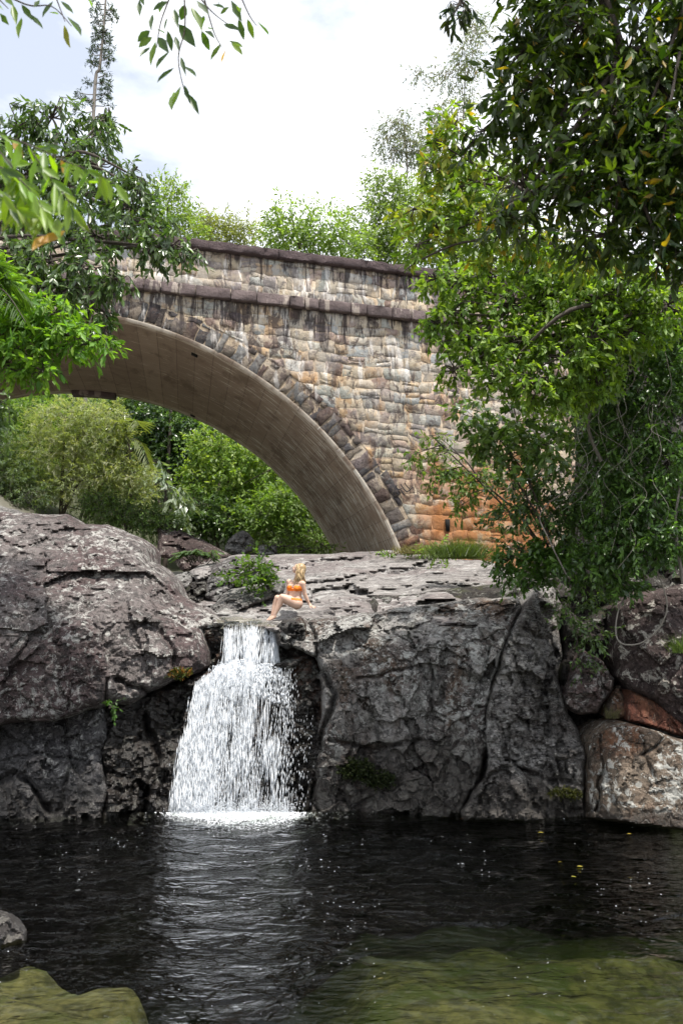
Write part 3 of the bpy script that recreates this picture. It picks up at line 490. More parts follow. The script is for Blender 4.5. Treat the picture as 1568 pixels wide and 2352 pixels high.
T0, T1 = -0.35, math.pi + 0.45                      # arc from below the springing on one side to the other
ts = np.linspace(T0, T1, 120)
def arc(t, r=RAD): return UC + r * np.cos(t), ZC + r * np.sin(t)
# soffit shell
vs = np.linspace(-0.03, BW, 30); TT, VV = np.meshgrid(ts, vs); ua, za = arc(TT)
ED = 0.10
q = np.c_[(RAD * TT).ravel(), VV.ravel() * 3, 0 * TT.ravel()]; dr = 0.012 * fbm(q, 1.0, 3, 3).reshape(TT.shape)
ua, za = arc(TT, RAD + dr); Vin = B(ua, VV, za).reshape(-1, 3)
uo, zo = arc(TT, RAD + ED); Vout = B(uo, VV, zo).reshape(-1, 3)
nt, nv = len(ts), len(vs); ii = np.arange(nt * nv).reshape(nv, nt); Q1 = np.stack([ii[:-1, :-1], ii[1:, :-1], ii[1:, 1:], ii[:-1, 1:]], -1).reshape(-1, 4)
off = nt * nv; fr = np.stack([ii[0, :-1], ii[0, 1:], ii[0, 1:] + off, ii[0, :-1] + off], -1); bk = np.stack([ii[-1, 1:], ii[-1, :-1], ii[-1, :-1] + off, ii[-1, 1:] + off], -1)
flow = np.c_[(RAD * (math.pi / 2 - TT)).ravel(), VV.ravel()]
mobj('arch_soffit', np.concatenate([Vin, Vout]), np.concatenate([Q1, fr, bk]), m_sof, bridge, smooth=True, uv=np.concatenate([flow, flow]))
# core wall with the arch cut out (mortar face), both faces, top
def wall_poly(ulo, uhi, zlo, v, mat, name):
    pass
us_t = np.concatenate([[-26], arc(ts[::-1], RAD + 0.09)[0], [9.5]])
order = ts[::-1]; a_u, a_z = arc(order, RAD + 0.09)
keep = a_z > -2.6
a_u, a_z = a_u[keep], a_z[keep]
botu = np.concatenate([[-26, a_u[0] - 0.001], a_u, [a_u[-1] + 0.001, 9.5]]); botz = np.concatenate([[-2.6, -2.6], a_z, [-2.6, -2.6]])
topz = 7.5 + g(botu); n = len(botu)
Vw = np.concatenate([B(botu, 0.0, botz), B(botu, 0.0, topz), B(botu, BW - 0.03, botz), B(botu, BW - 0.03, topz)])
i = np.arange(n - 1)
Fw = np.concatenate([np.stack([i, i + 1, n + i + 1, n + i], -1), np.stack([2 * n + i + 1, 2 * n + i, 3 * n + i, 3 * n + i + 1], -1), np.stack([n + i, n + i + 1, 3 * n + i + 1, 3 * n + i], -1), [[n - 1, 3 * n - 1, 4 * n - 1, 2 * n - 1]]])
mobj('mortar_core', Vw, Fw, m_mortar, bridge)
# stones
PAL = np.array([(0.50, 0.43, 0.33), (0.55, 0.46, 0.33), (0.44, 0.38, 0.31), (0.42, 0.43, 0.39), (0.38, 0.40, 0.40), (0.52, 0.37, 0.23), (0.33, 0.24, 0.20), (0.56, 0.54, 0.50), (0.42, 0.33, 0.29), (0.24, 0.20, 0.20), (0.48, 0.44, 0.38), (0.46, 0.44, 0.38), (0.52, 0.47, 0.39), (0.40, 0.31, 0.27)])
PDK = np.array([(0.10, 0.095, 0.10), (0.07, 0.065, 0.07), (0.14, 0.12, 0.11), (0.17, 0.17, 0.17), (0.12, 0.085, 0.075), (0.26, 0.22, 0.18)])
def stone_geo(poly, proud, emb=0.06, rr=0.02, base_v=0.0, seed=0):
    """poly (k,2) in bridge (u, z): rim behind the mortar, bevelled face standing proud"""
    r = np.random.default_rng(seed); k = len(poly); c = poly.mean(0)
    P = poly + r.normal(0, rr * 0.35, poly.shape); inn = c + (P - c) * (1 - 0.03 - 0.05 * r.random((k, 1)))
    tl_ = r.normal(0, 0.5, 2); dl_ = (inn - c) @ tl_ / (np.abs(inn - c).max() + 1e-6); rv = base_v - proud * np.clip(0.95 + 0.45 * dl_ + r.normal(0, 0.12, k), 0.45, 1.6); mid = rv.mean() + proud * r.normal(0, 0.12)
    V = np.concatenate([B(P[:, 0], np.full(k, base_v + emb), P[:, 1]), B(P[:, 0], base_v - proud * 0.35, P[:, 1]), B(inn[:, 0], rv, inn[:, 1]), B(c[0], mid, c[1])[None]])
    i = np.arange(k); j = (i + 1) % k
    Q = np.concatenate([np.stack([i, j, k + j, k + i], -1), np.stack([k + i, k + j, 2 * k + j, 2 * k + i], -1)]); T = np.stack([2 * k + i, 2 * k + j, np.full(k, 3 * k)], -1)
    return V, Q, T
def refine(poly, r, jit, n=1):
    out = []
    for a, b in zip(poly, np.roll(poly, -1, 0)):
        out.append(a + r.normal(0, jit * 0.5, 2))
        m_ = (a + b) / 2; out.append(m_ + r.normal(0, jit, 2))
    return np.array(out)
def emit(stones, name, limit=300, mat=None):
    mat = mat or m_stone
    """individual stone objects for those that show largest, the rest joined"""
    stones = sorted(stones, key=lambda s: -s[0]); rest = Geo()
    for i, (a, V, Q, T, col) in enumerate(stones):
        if i < limit: mobj(name, V, [Q, T], mat, bridge, col=np.broadcast_to(np.array(col), (len(V), 3)))
        else: rest.add(V, Q, T, col)
    if rest.n: rest.obj(name + '_remainder', mat, bridge, smooth=False, kind='stuff')
r = np.random.default_rng(5)
def score(u, z, w, h):
    p = B(u, 0., z); x = 784 + FPX * p[0] / p[1]; s = w * h
    if x < 150 or x > 1180: s *= 0.15
    return s
def warp(p):
    q = np.c_[p, np.zeros(len(p))]; w = np.c_[0.05 * fbm(q, 1.1, 2, 31) + 0.02 * fbm(q, 4, 2, 33), 0.055 * fbm(q, 0.9, 2, 41) + 0.03 * fbm(q, 3.5, 2, 43)]
    e_ = np.minimum(np.minimum(np.abs(p[:, 1] - ZSTR), np.abs(p[:, 1] - ZSTRT)), np.abs(p[:, 1] - ZCOP)); return p + w * np.clip(e_ / 0.3, 0, 1)[:, None]
def courses(z0, z1, ulo, uhi, hs, wr, cutring, shade, name, mat_pal=PAL, proud=(0.004, 0.018)):
    st = []; z = z0; row = 0
    while z < z1 - 0.08:
        h = min(r.uniform(*hs), z1 - z)
        if z1 - (z + h) < 0.12: h = z1 - z
        u = ulo + r.uniform(-0.3, 0)
        while u < uhi:
            w = r.uniform(*wr)
            gj = 0.006
            poly = np.array([(u + gj, z + gj), (u + w - gj, z + gj), (u + w - gj, z + h - gj), (u + gj, z + h - gj)]); poly += r.normal(0, 0.016, (4, 2))
            sl = r.normal(0, 0.03); poly[[1, 2], 1] += sl * 0.4; poly[[0, 3], 0] += r.normal(0, 0.02)
            subs = [poly]
            if w > 0.34 and h > 0.27 and r.random() < 0.25:
                k_ = r.uniform(0.4, 0.6); a_ = poly.copy(); b_ = poly.copy(); a_[[2, 3], 1] = z + h * k_ - gj * 0.7; b_[[0, 1], 1] = z + h * k_ + gj * 0.7; subs = [a_, b_]
            for pg in subs:
                pg = refine(pg, r, 0.026); pg = warp(pg); pg[:, 1] += g(pg[:, 0])
                if cutring:
                    rr_ = np.hypot(pg[:, 0] - UC, pg[:, 1] - ZC); lim = RAD + cutring
                    if (rr_ < lim).all(): continue
                    if (rr_ < lim).any():
                        k_ = np.maximum(1, lim / rr_); pg = np.c_[UC + (pg[:, 0] - UC) * k_, ZC + (pg[:, 1] - ZC) * k_]
                        if np.ptp(pg[:, 0]) < 0.1 or np.ptp(pg[:, 1]) < 0.08: continue
                V, Q, T = stone_geo(pg, r.uniform(*proud), seed=int(r.integers(1e9)))
                uc_, zc_ = pg.mean(0); col = mat_pal[r.integers(len(mat_pal))] * r.uniform(0.62, 1.0)
                low = np.clip((4.5 - zc_) / 3, 0, 1)
                col = col * (1 - 0.0 * low) * np.array([1, 1 - 0.06 * low, 1 - 0.18 * low])
                st.append((score(uc_, zc_, np.ptp(pg[:, 0]), np.ptp(pg[:, 1])), V, Q, T, col))
            u += w
        z += h; row += 1
    emit(st, name)
courses(-1.6, ZSTR - 0.02, -15, 8.6, (0.22, 0.36), (0.22, 0.56), RING + 0.03, 1, 'wall_stone')
courses(ZSTRT + 0.02, ZCOP - 0.02, -15, 8.6, (0.22, 0.33), (0.2, 0.5), 0, 1, 'parapet_stone')
# arch ring
st = []; t = 0.05
while t < math.pi - 0.05:
    dt = r.uniform(0.015, 0.036); big = np.clip((0.9 - t) / 0.5, 0, 1)
    parts = [(0.11, 0.11 + r.uniform(0.30, 0.40)), (0.54, RING + r.uniform(-0.04, 0.10) + 0.28 * big * r.random())] if r.random() < 0.45 + 0.3 * big else [(0.11, RING + r.uniform(-0.12, 0.10) + 0.3 * big * r.random())]
    for (r0, r1) in parts:
        if r1 - r0 < 0.08: continue
        a0, a1 = t + 0.0008, t + dt - 0.0008
        pg = np.array([(arc(a, RAD + q_)) for a, q_ in ((a0, r0), (a1, r0), (a1, r1), (a0, r1))])[::-1]; pg = refine(pg, r, 0.032)
        if r.random() < 0.5: pg += r.normal(0, 0.01, 2)
        V, Q, T = stone_geo(pg, r.uniform(0.006, 0.032), seed=int(r.integers(1e9)), base_v=-0.005); u_, z_ = pg.mean(0)
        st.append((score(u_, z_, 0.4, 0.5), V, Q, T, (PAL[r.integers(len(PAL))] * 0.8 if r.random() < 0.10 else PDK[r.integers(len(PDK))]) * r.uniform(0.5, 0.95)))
    t += dt
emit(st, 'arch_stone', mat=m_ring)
# string course blocks and coping
def bar(u0, u1, z0, z1, v0, v1, nseg=3, jit=0.012, rr=r):
    us = np.linspace(u0, u1, nseg + 1); prof = [(v1, z0), (v0 + 0.012, z0 - 0.005), (v0, z0 + 0.02), (v0 + 0.005, z1 - 0.02), (v0 + 0.02, z1), (v1, z1 + 0.01)]
    V = np.array([[B(u, v + (rr.normal(0, jit) if v < v1 else 0), z + g(u) + rr.normal(0, jit * 0.7)) for v, z in prof] for u in us]); k = len(prof)
    V = V.reshape(-1, 3); Q = []
    for a in range(nseg):
        for b in range(k): Q.append((a * k + b, (a + 1) * k + b, (a + 1) * k + (b + 1) % k, a * k + (b + 1) % k))
    return V, [np.array(Q), np.array([[*range(k)], [*range((nseg + 1) * k - 1, nseg * k - 1, -1)]])]
u = -15.0
while u < 8.6:
    w = r.uniform(0.35, 0.95); V, F = bar(u + 0.012, u + w - 0.012, ZSTR, ZSTRT, -0.17 - r.uniform(0, 0.03), 0.05, 4); mobj('string_course_stone', V, F, m_dark, bridge); u += w
u = -15.0
while u < 8.6:
    w = r.uniform(1.5, 2.6); V, F = bar(u, u + w + 0.001, ZCOP + 0.001 * (len(bridge.children) % 2), ZCOPT, -0.16 - 0.002 * (len(bridge.children) % 2), 0.5, 22, 0.016); mobj('coping_slab', V, F, m_cop, bridge); u += w
# far parapet top and deck edge (the back side seen from elsewhere)
V, F = bar(-26, 9.5, ZCOP, ZCOPT, BW - 0.55, BW + 0.1, 30); mobj('far_coping', V, F, m_cop, bridge)
# buttress strip along the abutment, its edge leaning down and outwards
def bbox(u0, u1, v0, v1, z0, z1, name, mat, lean=0.0):
    V = np.array([B(u_, v_, z_) + (lean * BA if z_ == z0 else 0) for z_ in (z0, z1) for v_ in (v0, v1) for u_ in (u0, u1)])
    F = np.array([(0, 1, 5, 4), (1, 3, 7, 5), (3, 2, 6, 7), (2, 0, 4, 6), (4, 5, 7, 6), (1, 0, 2, 3)]); return mobj(name, V, F, mat, bridge)
def to_wall(x, y, v=0.0):
    """picture point to a point on the wall plane"""
    x = np.asarray(x, float); d = ray(x, np.asarray(y, float)); nrm = BB; t_ = ((BS + v * BB - np.array([0, 0, CAMZ])) @ nrm) / (d @ nrm); return d * t_[..., None] + np.array([0, 0, CAMZ])
def uz(p): return float((p - BS) @ BA), float(p[2] - BS[2])
# weep slots and soffit drain holes, black blocks coloured like the shade inside; ledge block
for (x, y, h_) in ((1027, 1207, 0.32), (1180, 1118, 0.2)):
    u_, z_ = uz(to_wall(x, y)); V = np.array([B(u_ + a, -0.075 if f else 0.02, z_ + b) for f in (1, 0) for a, b in ((-0.045, -h_ / 2), (0.04, -h_ / 2), (0.05, h_ / 2), (-0.07, h_ / 2))])
    mobj('weep_hole', V, np.array([(0, 1, 2, 3), (0, 4, 5, 1), (1, 5, 6, 2), (2, 6, 7, 3), (3, 7, 4, 0)]), m_hole, bridge)
for (x, y) in ((447, 815), (443, 955)):
    best = None
    for t_ in np.linspace(0.3, 2.2, 300):
        for v_ in np.linspace(0.1, BW, 80):
            pass
    d = ray(x, y); ts_ = np.linspace(15, 32, 4000); Pp = d[None] * ts_[:, None] + np.array([0, 0, CAMZ]); rel = Pp - BS; uu = rel @ BA; zz_ = rel[:, 2]; vv_ = rel @ BB
    hit = np.nonzero((np.hypot(uu - UC, zz_ - ZC) >= RAD - 0.01) & (vv_ > 0.05))[0][0]; t_ = math.atan2(zz_[hit] - ZC, uu[hit] - UC); v_ = vv_[hit]; s_ = 0.085
    V = []
    for rr_ in (RAD - 0.03, RAD + 0.05):
        for da, dv in ((-1, -1), (1, -1), (1, 1), (-1, 1)):
            a_ = t_ + da * s_ / RAD; V.append(B(*[q_ for q_ in (arc(a_, rr_)[0], v_ + dv * s_, arc(a_, rr_)[1])]))
    mobj('drain_hole', np.array(V), np.array([(0, 1, 2, 3), (0, 4, 5, 1), (1, 5, 6, 2), (2, 6, 7, 3), (3, 7, 4, 0)]), m_hole, bridge)
a0, a1 = [math.atan2(*(lambda p: (p[1] - ZC, p[0] - UC))(x)) for x in ((-9.35, RAD + ZC), (-7.9, RAD + ZC - 0.05))]
V = []
for rr_ in (RAD - 0.13, RAD + 0.02):
    for a_ in np.linspace(a0, a1, 6):
        for v_ in (BW - 0.45, BW + 0.02): V.append(B(arc(a_, rr_)[0], v_, arc(a_, rr_)[1]))
V = np.array(V); Fb = []
for k_ in range(5):
    b_ = 2 * k_; Fb += [(b_, b_ + 1, b_ + 3, b_ + 2), (12 + b_, 12 + b_ + 2, 12 + b_ + 3, 12 + b_ + 1), (b_, b_ + 2, 12 + b_ + 2, 12 + b_), (b_ + 1, 12 + b_ + 1, 12 + b_ + 3, b_ + 3)]
Fb += [(0, 12, 13, 1), (10, 11, 23, 22)]
mobj('soffit_block', V, np.array(Fb), m_dark, bridge)
# sprayed scribbles on the abutment
m_paint = plain('black_spray_paint', (0.02, 0.02, 0.024), 0.6)
def scribble(strokes, rad):
    gg = Geo()
    for s in strokes:
        D = np.array(s, float) * 0.1913; src = D + np.array([1400, 1720]); P2 = smooth_curve(src * 0.6272, 5) if len(s) > 2 else np.array(src * 0.6272)
        W = to_wall(P2[:, 0], P2[:, 1], -0.085); gg.tube(W, rad, 5)
    gg.obj('graffiti', m_paint, bridge, smooth=True)
scribble([[(870, 285), (888, 330), (905, 390), (903, 440), (890, 470)], [(955, 320), (925, 350), (900, 400), (915, 455), (950, 485)], [(905, 395), (950, 390)],
          [(950, 322), (985, 330), (1005, 365), (1005, 420), (985, 470), (950, 488)], [(1025, 345), (1015, 390), (1000, 440)], [(1015, 395), (1030, 440), (1045, 468)], [(1058, 372), (1055, 400)]], 0.012)
scribble([[(275, 290), (268, 340), (285, 370), (330, 378), (365, 360)], [(345, 275), (385, 340), (430, 395), (470, 425)], [(425, 250), (460, 310), (520, 370)], [(470, 425), (520, 390), (580, 335)], [(265, 420), (290, 465), (310, 480)], [(345, 385), (380, 440), (415, 485)], [(225, 420), (215, 490)]], 0.014)
# ================================================================ FOLIAGE
def leaf_mat(name, trans=0.35, gloss=0.45, spec=0.5, tcol=(1.5, 1.7, 0.5)):
    m = M(name); t = m.attr('tint')
    c = m.mix(m.math('MULTIPLY', m.noise(m.pos.outputs['Position'], 9, 3), 0.5), t, m.mix(1.0, t, (0.6, 0.65, 0.5), 'MULTIPLY'))
    b = m.bsdf(Base_Color=c, Roughness=gloss, Specular_IOR_Level=spec)
    tr = m.n('ShaderNodeBsdfTranslucent', {'Color': m.mix(1.0, t, tcol, 'MULTIPLY')})
    return m.done(m.n('ShaderNodeMixShader', {0: trans, 1: b, 2: tr}))
lm_gloss = leaf_mat('leaf_glossy', 0.3, 0.30, 0.7); lm_soft = leaf_mat('leaf_soft', 0.42, 0.5, 0.4, (1.7, 1.8, 0.45)); lm_dull = leaf_mat('leaf_dull', 0.3, 0.6, 0.3)
def bark(name, a, b):
    m = M(name); P = m.pos.outputs['Position']
    return m.done(m.bsdf(Base_Color=m.mix(m.noise(m.scale(P, (1, 1, 0.4)), 14, 7, 0.7), a, b), Roughness=0.9, Normal=m.bump(m.noise(m.scale(P, (1, 1, 0.3)), 40, 6, 0.7), 0.8, 0.02)))
bk_dark = bark('bark_dark', (0.025, 0.02, 0.016), (0.10, 0.08, 0.065)); bk_grey = bark('bark_grey', (0.10, 0.09, 0.08), (0.30, 0.27, 0.24)); bk_vine = bark('bark_vine', (0.12, 0.105, 0.09), (0.34, 0.31, 0.27))
def unit(a): return a / (np.linalg.norm(a, axis=-1, keepdims=True) + 1e-9)
class Leaves:
    def __init__(s): s.P = []; s.D = []; s.N = []; s.L = []; s.W = []; s.C = []
    def add(s, P, D, N, Ln, W, C):
        s.P.append(P); s.D.append(unit(D)); s.N.append(N); s.L.append(np.broadcast_to(Ln, (len(P),))); s.W.append(np.broadcast_to(W, (len(P),))); s.C.append(np.broadcast_to(C, (len(P), 3)))
    def cat(s): return [np.concatenate(a) for a in (s.P, s.D, s.N, s.L, s.W, s.C)]
def leaf_frame(D, N):
    S = unit(np.cross(D, N)); return S, unit(np.cross(S, D))
LEAF_XY = np.array([(0, 0, 0), (0.2, 0.62, 0.0), (0.5, 1.0, 0.02), (0.8, 0.55, 0.0), (1.0, 0, -0.10), (0.8, -0.55, 0.0), (0.5, -1.0, 0.02), (0.2, -0.62, 0.0), (0.25, 0, -0.05), (0.5, 0, -0.07), (0.78, 0, -0.08)])
LEAF_T = np.array([(0, 8, 1), (1, 8, 9), (1, 9, 2), (2, 9, 10), (2, 10, 3), (3, 10, 4), (0, 7, 8), (7, 9, 8), (7, 6, 9), (6, 10, 9), (6, 5, 10), (5, 4, 10)])
_leafcache = {}
def leaf_obj_mesh(ratio, col, mat):
    k = (round(ratio, 2), tuple(np.round(col, 2)), mat.name)
    if k not in _leafcache:
        V = LEAF_XY.copy(); V[:, 1] *= ratio / 2; V[:, 2] *= 0.9
        _leafcache[k] = np_mesh('leaf', V, LEAF_T, mat, col=np.broadcast_to(np.array(k[1]), (len(V), 3)), smooth=True)
    return _leafcache[k]
def in_view(P, m_=0):
    d = P - np.array([0, 0, CAMZ]); w = d[:, 1] * CP + d[:, 2] * SP; v = -d[:, 1] * SP + d[:, 2] * CP
    x = 784 + FPX * d[:, 0] / w; y = 1176 - FPX * v / w; return (w > 0) & (x > -m_) & (x < 1568 + m_) & (y > -m_) & (y < 2352 + m_), w
def build_leaves(lv, mat, parent, name='crown', single=0, detail=False):
    P, D, N, Ln, W, C = lv.cat(); S, N = leaf_frame(D, N); base = np.array(parent.location)
    pick = np.zeros(len(P), bool)
    if single:
        vis, w = in_view(P); sc = np.where(vis, Ln / w, 0) * (1 + 0.5 * np.clip((np.median(w) - w), -1, 1)); o = np.argsort(-sc)[:single]; pick[o[sc[o] > 0]] = True
        pal = {}
        for i in np.nonzero(pick)[0]:
            me = leaf_obj_mesh(W[i] / Ln[i], np.round(C[i] * 40) / 40 if C[i].max() > 0.1 else np.round(C[i] * 80) / 80, mat)
            o = bpy.data.objects.new('leaf', me); link(o, parent)
            o.matrix_local = Matrix([[*(D[i] * Ln[i])[:1], S[i][0] * Ln[i], N[i][0] * Ln[i], P[i][0] - base[0]], [(D[i] * Ln[i])[1], S[i][1] * Ln[i], N[i][1] * Ln[i], P[i][1] - base[1]], [(D[i] * Ln[i])[2], S[i][2] * Ln[i], N[i][2] * Ln[i], P[i][2] - base[2]], [0, 0, 0, 1]])
    k = ~pick
    if not k.any(): return
    P, D, N, S, Ln, W, C = P[k], D[k], N[k], S[k], Ln[k][:, None], W[k][:, None], C[k]; n = len(P)
    if detail:
        V = P[:, None] + D[:, None] * Ln[:, None] * LEAF_XY[None, :, :1] + S[:, None] * W[:, None] / 2 * LEAF_XY[None, :, 1:2] + N[:, None] * Ln[:, None] * LEAF_XY[None, :, 2:]
        nv = len(LEAF_XY); F = (LEAF_T[None] + np.arange(n)[:, None, None] * nv).reshape(-1, 3)
    else:
        mid = P + D * Ln * 0.48 - N * Ln * 0.05
        V = np.stack([P, mid + S * W / 2 + N * Ln * 0.05, P + D * Ln - N * Ln * 0.08, mid - S * W / 2 + N * Ln * 0.05, mid], 1); nv = 5
        F = (np.array([(0, 4, 1), (1, 4, 2), (0, 3, 4), (3, 2, 4)])[None] + np.arange(n)[:, None, None] * nv).reshape(-1, 3)
    mobj(name, V.reshape(-1, 3), F, mat, parent, col=np.repeat(C, nv, 0), kind='stuff')
def sphere_dirs(n, r): return unit(r.normal(0, 1, (n, 3)))
def blob_leaves(lv, blobs, r, dens=1.0, leaf=(22, 9), per=10, twig=0.35, droop=0.5, cols=((0.07, 0.12, 0.03),), up=0.9, shell=0.5, geo=None, root=None, limb=0.03, spread=0.7, flat=0.0, wild=None):
    """foliage masses: (x, y, distance, rx, ry in picture units[, depth radius m]); sprays of leaves on twigs through each mass"""
    for b in blobs:
        x, y, Y, rx, ry = b[:5]; s = pxm(Y); rd = b[5] if len(b) > 5 else 0.9 * s * (rx + ry) / 2
        c = U(x, y, Y); rad = np.array([rx * s, rd, ry * s])
        nl = dens * 3.1416 * rx * ry / (0.55 * leaf[0] * leaf[1]) * 8.5; nt = max(3, int(nl / per))
        d = sphere_dirs(nt, r); rr = shell + (1 - shell) * r.random(nt) ** 0.6; lump = 1 + 0.22 * fbm(d * 2.2 + r.random() * 9, 1, 2, int(r.integers(99)))
        o = c + d * rad * (rr * lump)[:, None]
        td = unit(d * np.array([1, 1, 0.6]) * spread + np.array([0, 0, -droop]) + r.normal(0, 0.45, (nt, 3))); tl = twig * s * 130 * r.uniform(0.5, 1.2, nt) / 1.0
        k = per; tt = np.linspace(0.05, 1, k)[None] + r.normal(0, 0.05, (nt, k))
        p = o[:, None] + td[:, None] * (tl[:, None] * tt)[..., None] + np.array([0, 0, -1.0]) * (0.25 * droop * tl[:, None] * tt ** 2)[..., None]
        sd = r.normal(0, 1, (nt, k, 3)); D = unit(td[:, None] * 0.7 + sd * 0.55 + np.array([0, 0, -droop * 0.8]))
        N = unit(np.array([0, 0, up]) + r.normal(0, 0.55, (nt, k, 3)) + (d[:, None] * 0.35))
        cc = np.array(cols)[r.integers(len(cols), size=nt)][:, None] * r.uniform(0.75, 1.25, (nt, k, 1)) * r.uniform(0.85, 1.15, (nt, 1, 1))
        if wild is not None:
            wsel = r.random((nt, k, 1)) < wild[1]; cc = np.where(wsel, np.array(wild[0]), cc)
        L_ = leaf[0] * s * r.uniform(0.65, 1.2, nt * k); 
        lv.add(p.reshape(-1, 3), D.reshape(-1, 3), N.reshape(-1, 3), L_, L_ * leaf[1] / leaf[0], cc.reshape(-1, 3))
        if geo is not None:
            if root is not None:
                q0 = np.array(root); mid = (q0 + c) / 2 + r.normal(0, 0.08, 3) * np.linalg.norm(c - q0); geo.tube(smooth_curve([q0, mid, c], 6), np.linspace(limb, limb * 0.3, 13), 5)
            for i in r.choice(nt, min(nt, 12), False):
                geo.tube(smooth_curve([c, (c + o[i]) / 2 + r.normal(0, 0.1, 3) * rad, o[i], o[i] + td[i] * tl[i]], 3), np.linspace(limb * 0.35, limb * 0.08, 10), 4)
def tree(name, label, cat, blobs, trunk, mat, bmat, seed, r0=0.12, r1=0.04, single=0, extra=None, group=None, leafname='crown', **kw):
    """trunk: list of world points from the ground up; foliage masses hang from limbs off the trunk's upper part"""
    r = np.random.default_rng(seed); tr = [np.array(p, float) for p in trunk]; e = empty(name, tuple(tr[0]), label=label, cat=cat, group=group)
    gg = Geo(); path = smooth_curve(tr, 8); gg.tube(path, np.linspace(r0, r1, len(path)), 8)
    lv = Leaves(); up_ = path[len(path) // 3:]
    for b in blobs:
        c = U(*b[:3]); root = up_[np.argmin(np.linalg.norm(up_ - c, axis=1) + 0.6 * np.maximum(0, up_[:, 2] - c[2]))]
        blob_leaves(lv, [b], r, geo=gg, root=root, limb=max(0.012, r1 * 0.8), **kw)
    for pts, ra in (extra or []): pp = smooth_curve(pts, 8); gg.tube(pp, np.linspace(ra[0], ra[1], len(pp)), 7)
    gg.obj('trunk', bmat, e); build_leaves(lv, mat, e, leafname, single); return e
G = lambda x, y, Y: tuple(U(x, y, Y))
def gz(x, y): return float(height(np.array([[x]], float), np.array([[y]], float))[0, 0])
def rooted(x, y, Y, dx=0.0):
    p = U(x, y, Y); return (p[0] + dx, p[1], gz(p[0] + dx, p[1]) - 0.2)

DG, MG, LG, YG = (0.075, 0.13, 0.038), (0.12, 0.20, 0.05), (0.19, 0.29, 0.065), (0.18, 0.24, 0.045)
# --- beyond the bridge, above the parapet
SKY = [
 ('slender tree with olive crown above the bridge parapet, nearest the arch crown', [(385, 470, 40, 55, 50), (420, 520, 40, 60, 45), (350, 520, 40, 55, 45), (395, 440, 40, 30, 25)], 395, (0.21, 0.29, 0.09), (9, 4)),
 ('thin yellowish tree peeping over the middle of the coping', [(480, 530, 44, 45, 40), (520, 545, 44, 60, 45), (470, 500, 44, 22, 25), (560, 525, 44, 50, 30)], 510, (0.22, 0.24, 0.09), (8, 3.5)),
 ('round pale green tree with dark bent limb over the coping', [(670, 500, 36, 55, 45), (740, 520, 36, 60, 50), (690, 560, 36, 75, 40), (800, 560, 36, 55, 45), (640, 540, 36, 40, 45)], 760, (0.21, 0.30, 0.09), (10, 4.5)),
 ('tall pale tree beside the rounded one above the parapet', [(860, 520, 38, 70, 70), (900, 450, 38, 60, 50), (840, 580, 38, 70, 50), (930, 560, 38, 60, 60), (960, 480, 38, 60, 60), (880, 415, 38, 40, 30)], 900, (0.19, 0.26, 0.10), (9, 4)),
 ('yellow-green tree filling the gap over the end of the parapet', [(1040, 440, 34, 80, 60), (1000, 540, 34, 80, 70), (1090, 520, 34, 80, 80), (1150, 450, 34, 80, 80), (1080, 600, 34, 90, 60)], 1060, (0.22, 0.30, 0.09), (10, 4.5)),
]
for i, (lab, bl, tx, col, lf) in enumerate(SKY):
    Y = bl[0][2]; p = rooted(tx, 600, Y); top = U(bl[0][0], bl[0][1], Y)
    tree('tree', lab, 'tree', bl, [p, (p[0] * 0.98, Y, (p[2] + top[2]) / 2), tuple(top)], lm_soft, bk_dark, 100 + i, 0.12, 0.04, group='trees beyond the bridge', dens=0.5, leaf=lf, per=9, twig=0.30, droop=0.25, cols=(col, tuple(a * 0.8 for a in col), tuple(a * 1.15 for a in col)), shell=0.35)
EUC = [('wispy grey-green gum tree standing tallest over the far bank', [(900, 290, 46, 32, 30), (930, 330, 46, 40, 30), (890, 340, 46, 28, 22), (960, 350, 46, 28, 25), (925, 275, 46, 28, 20), (985, 345, 46, 26, 30)], 925, 560),
       ('thin sparse gum with reddish twigs against the white sky', [(1010, 260, 50, 30, 34), (985, 300, 50, 25, 28), (1030, 170, 50, 34, 22), (970, 165, 50, 26, 14), (1070, 130, 50, 34, 40), (1090, 60, 50, 28, 45), (1060, 220, 50, 26, 40), (1000, 380, 50, 40, 40)], 1045, 520)]
for i, (lab, bl, tx, y0) in enumerate(EUC):
    Y = bl[0][2]; p = rooted(tx, y0, Y); top = U(bl[4][0], bl[4][1], Y)
    tree('gum_tree', lab, 'tree', bl, [p, tuple(U(tx - 8, 470, Y)), tuple(U(tx + 10, 400, Y)), tuple(top)], lm_dull, bk_grey, 120 + i, 0.09, 0.03, group='gum trees on the far bank', dens=0.42, leaf=(10, 3), per=8, twig=0.3, droop=0.55, cols=((0.20, 0.23, 0.17), (0.17, 0.20, 0.14), (0.22, 0.20, 0.17)), shell=0.2)
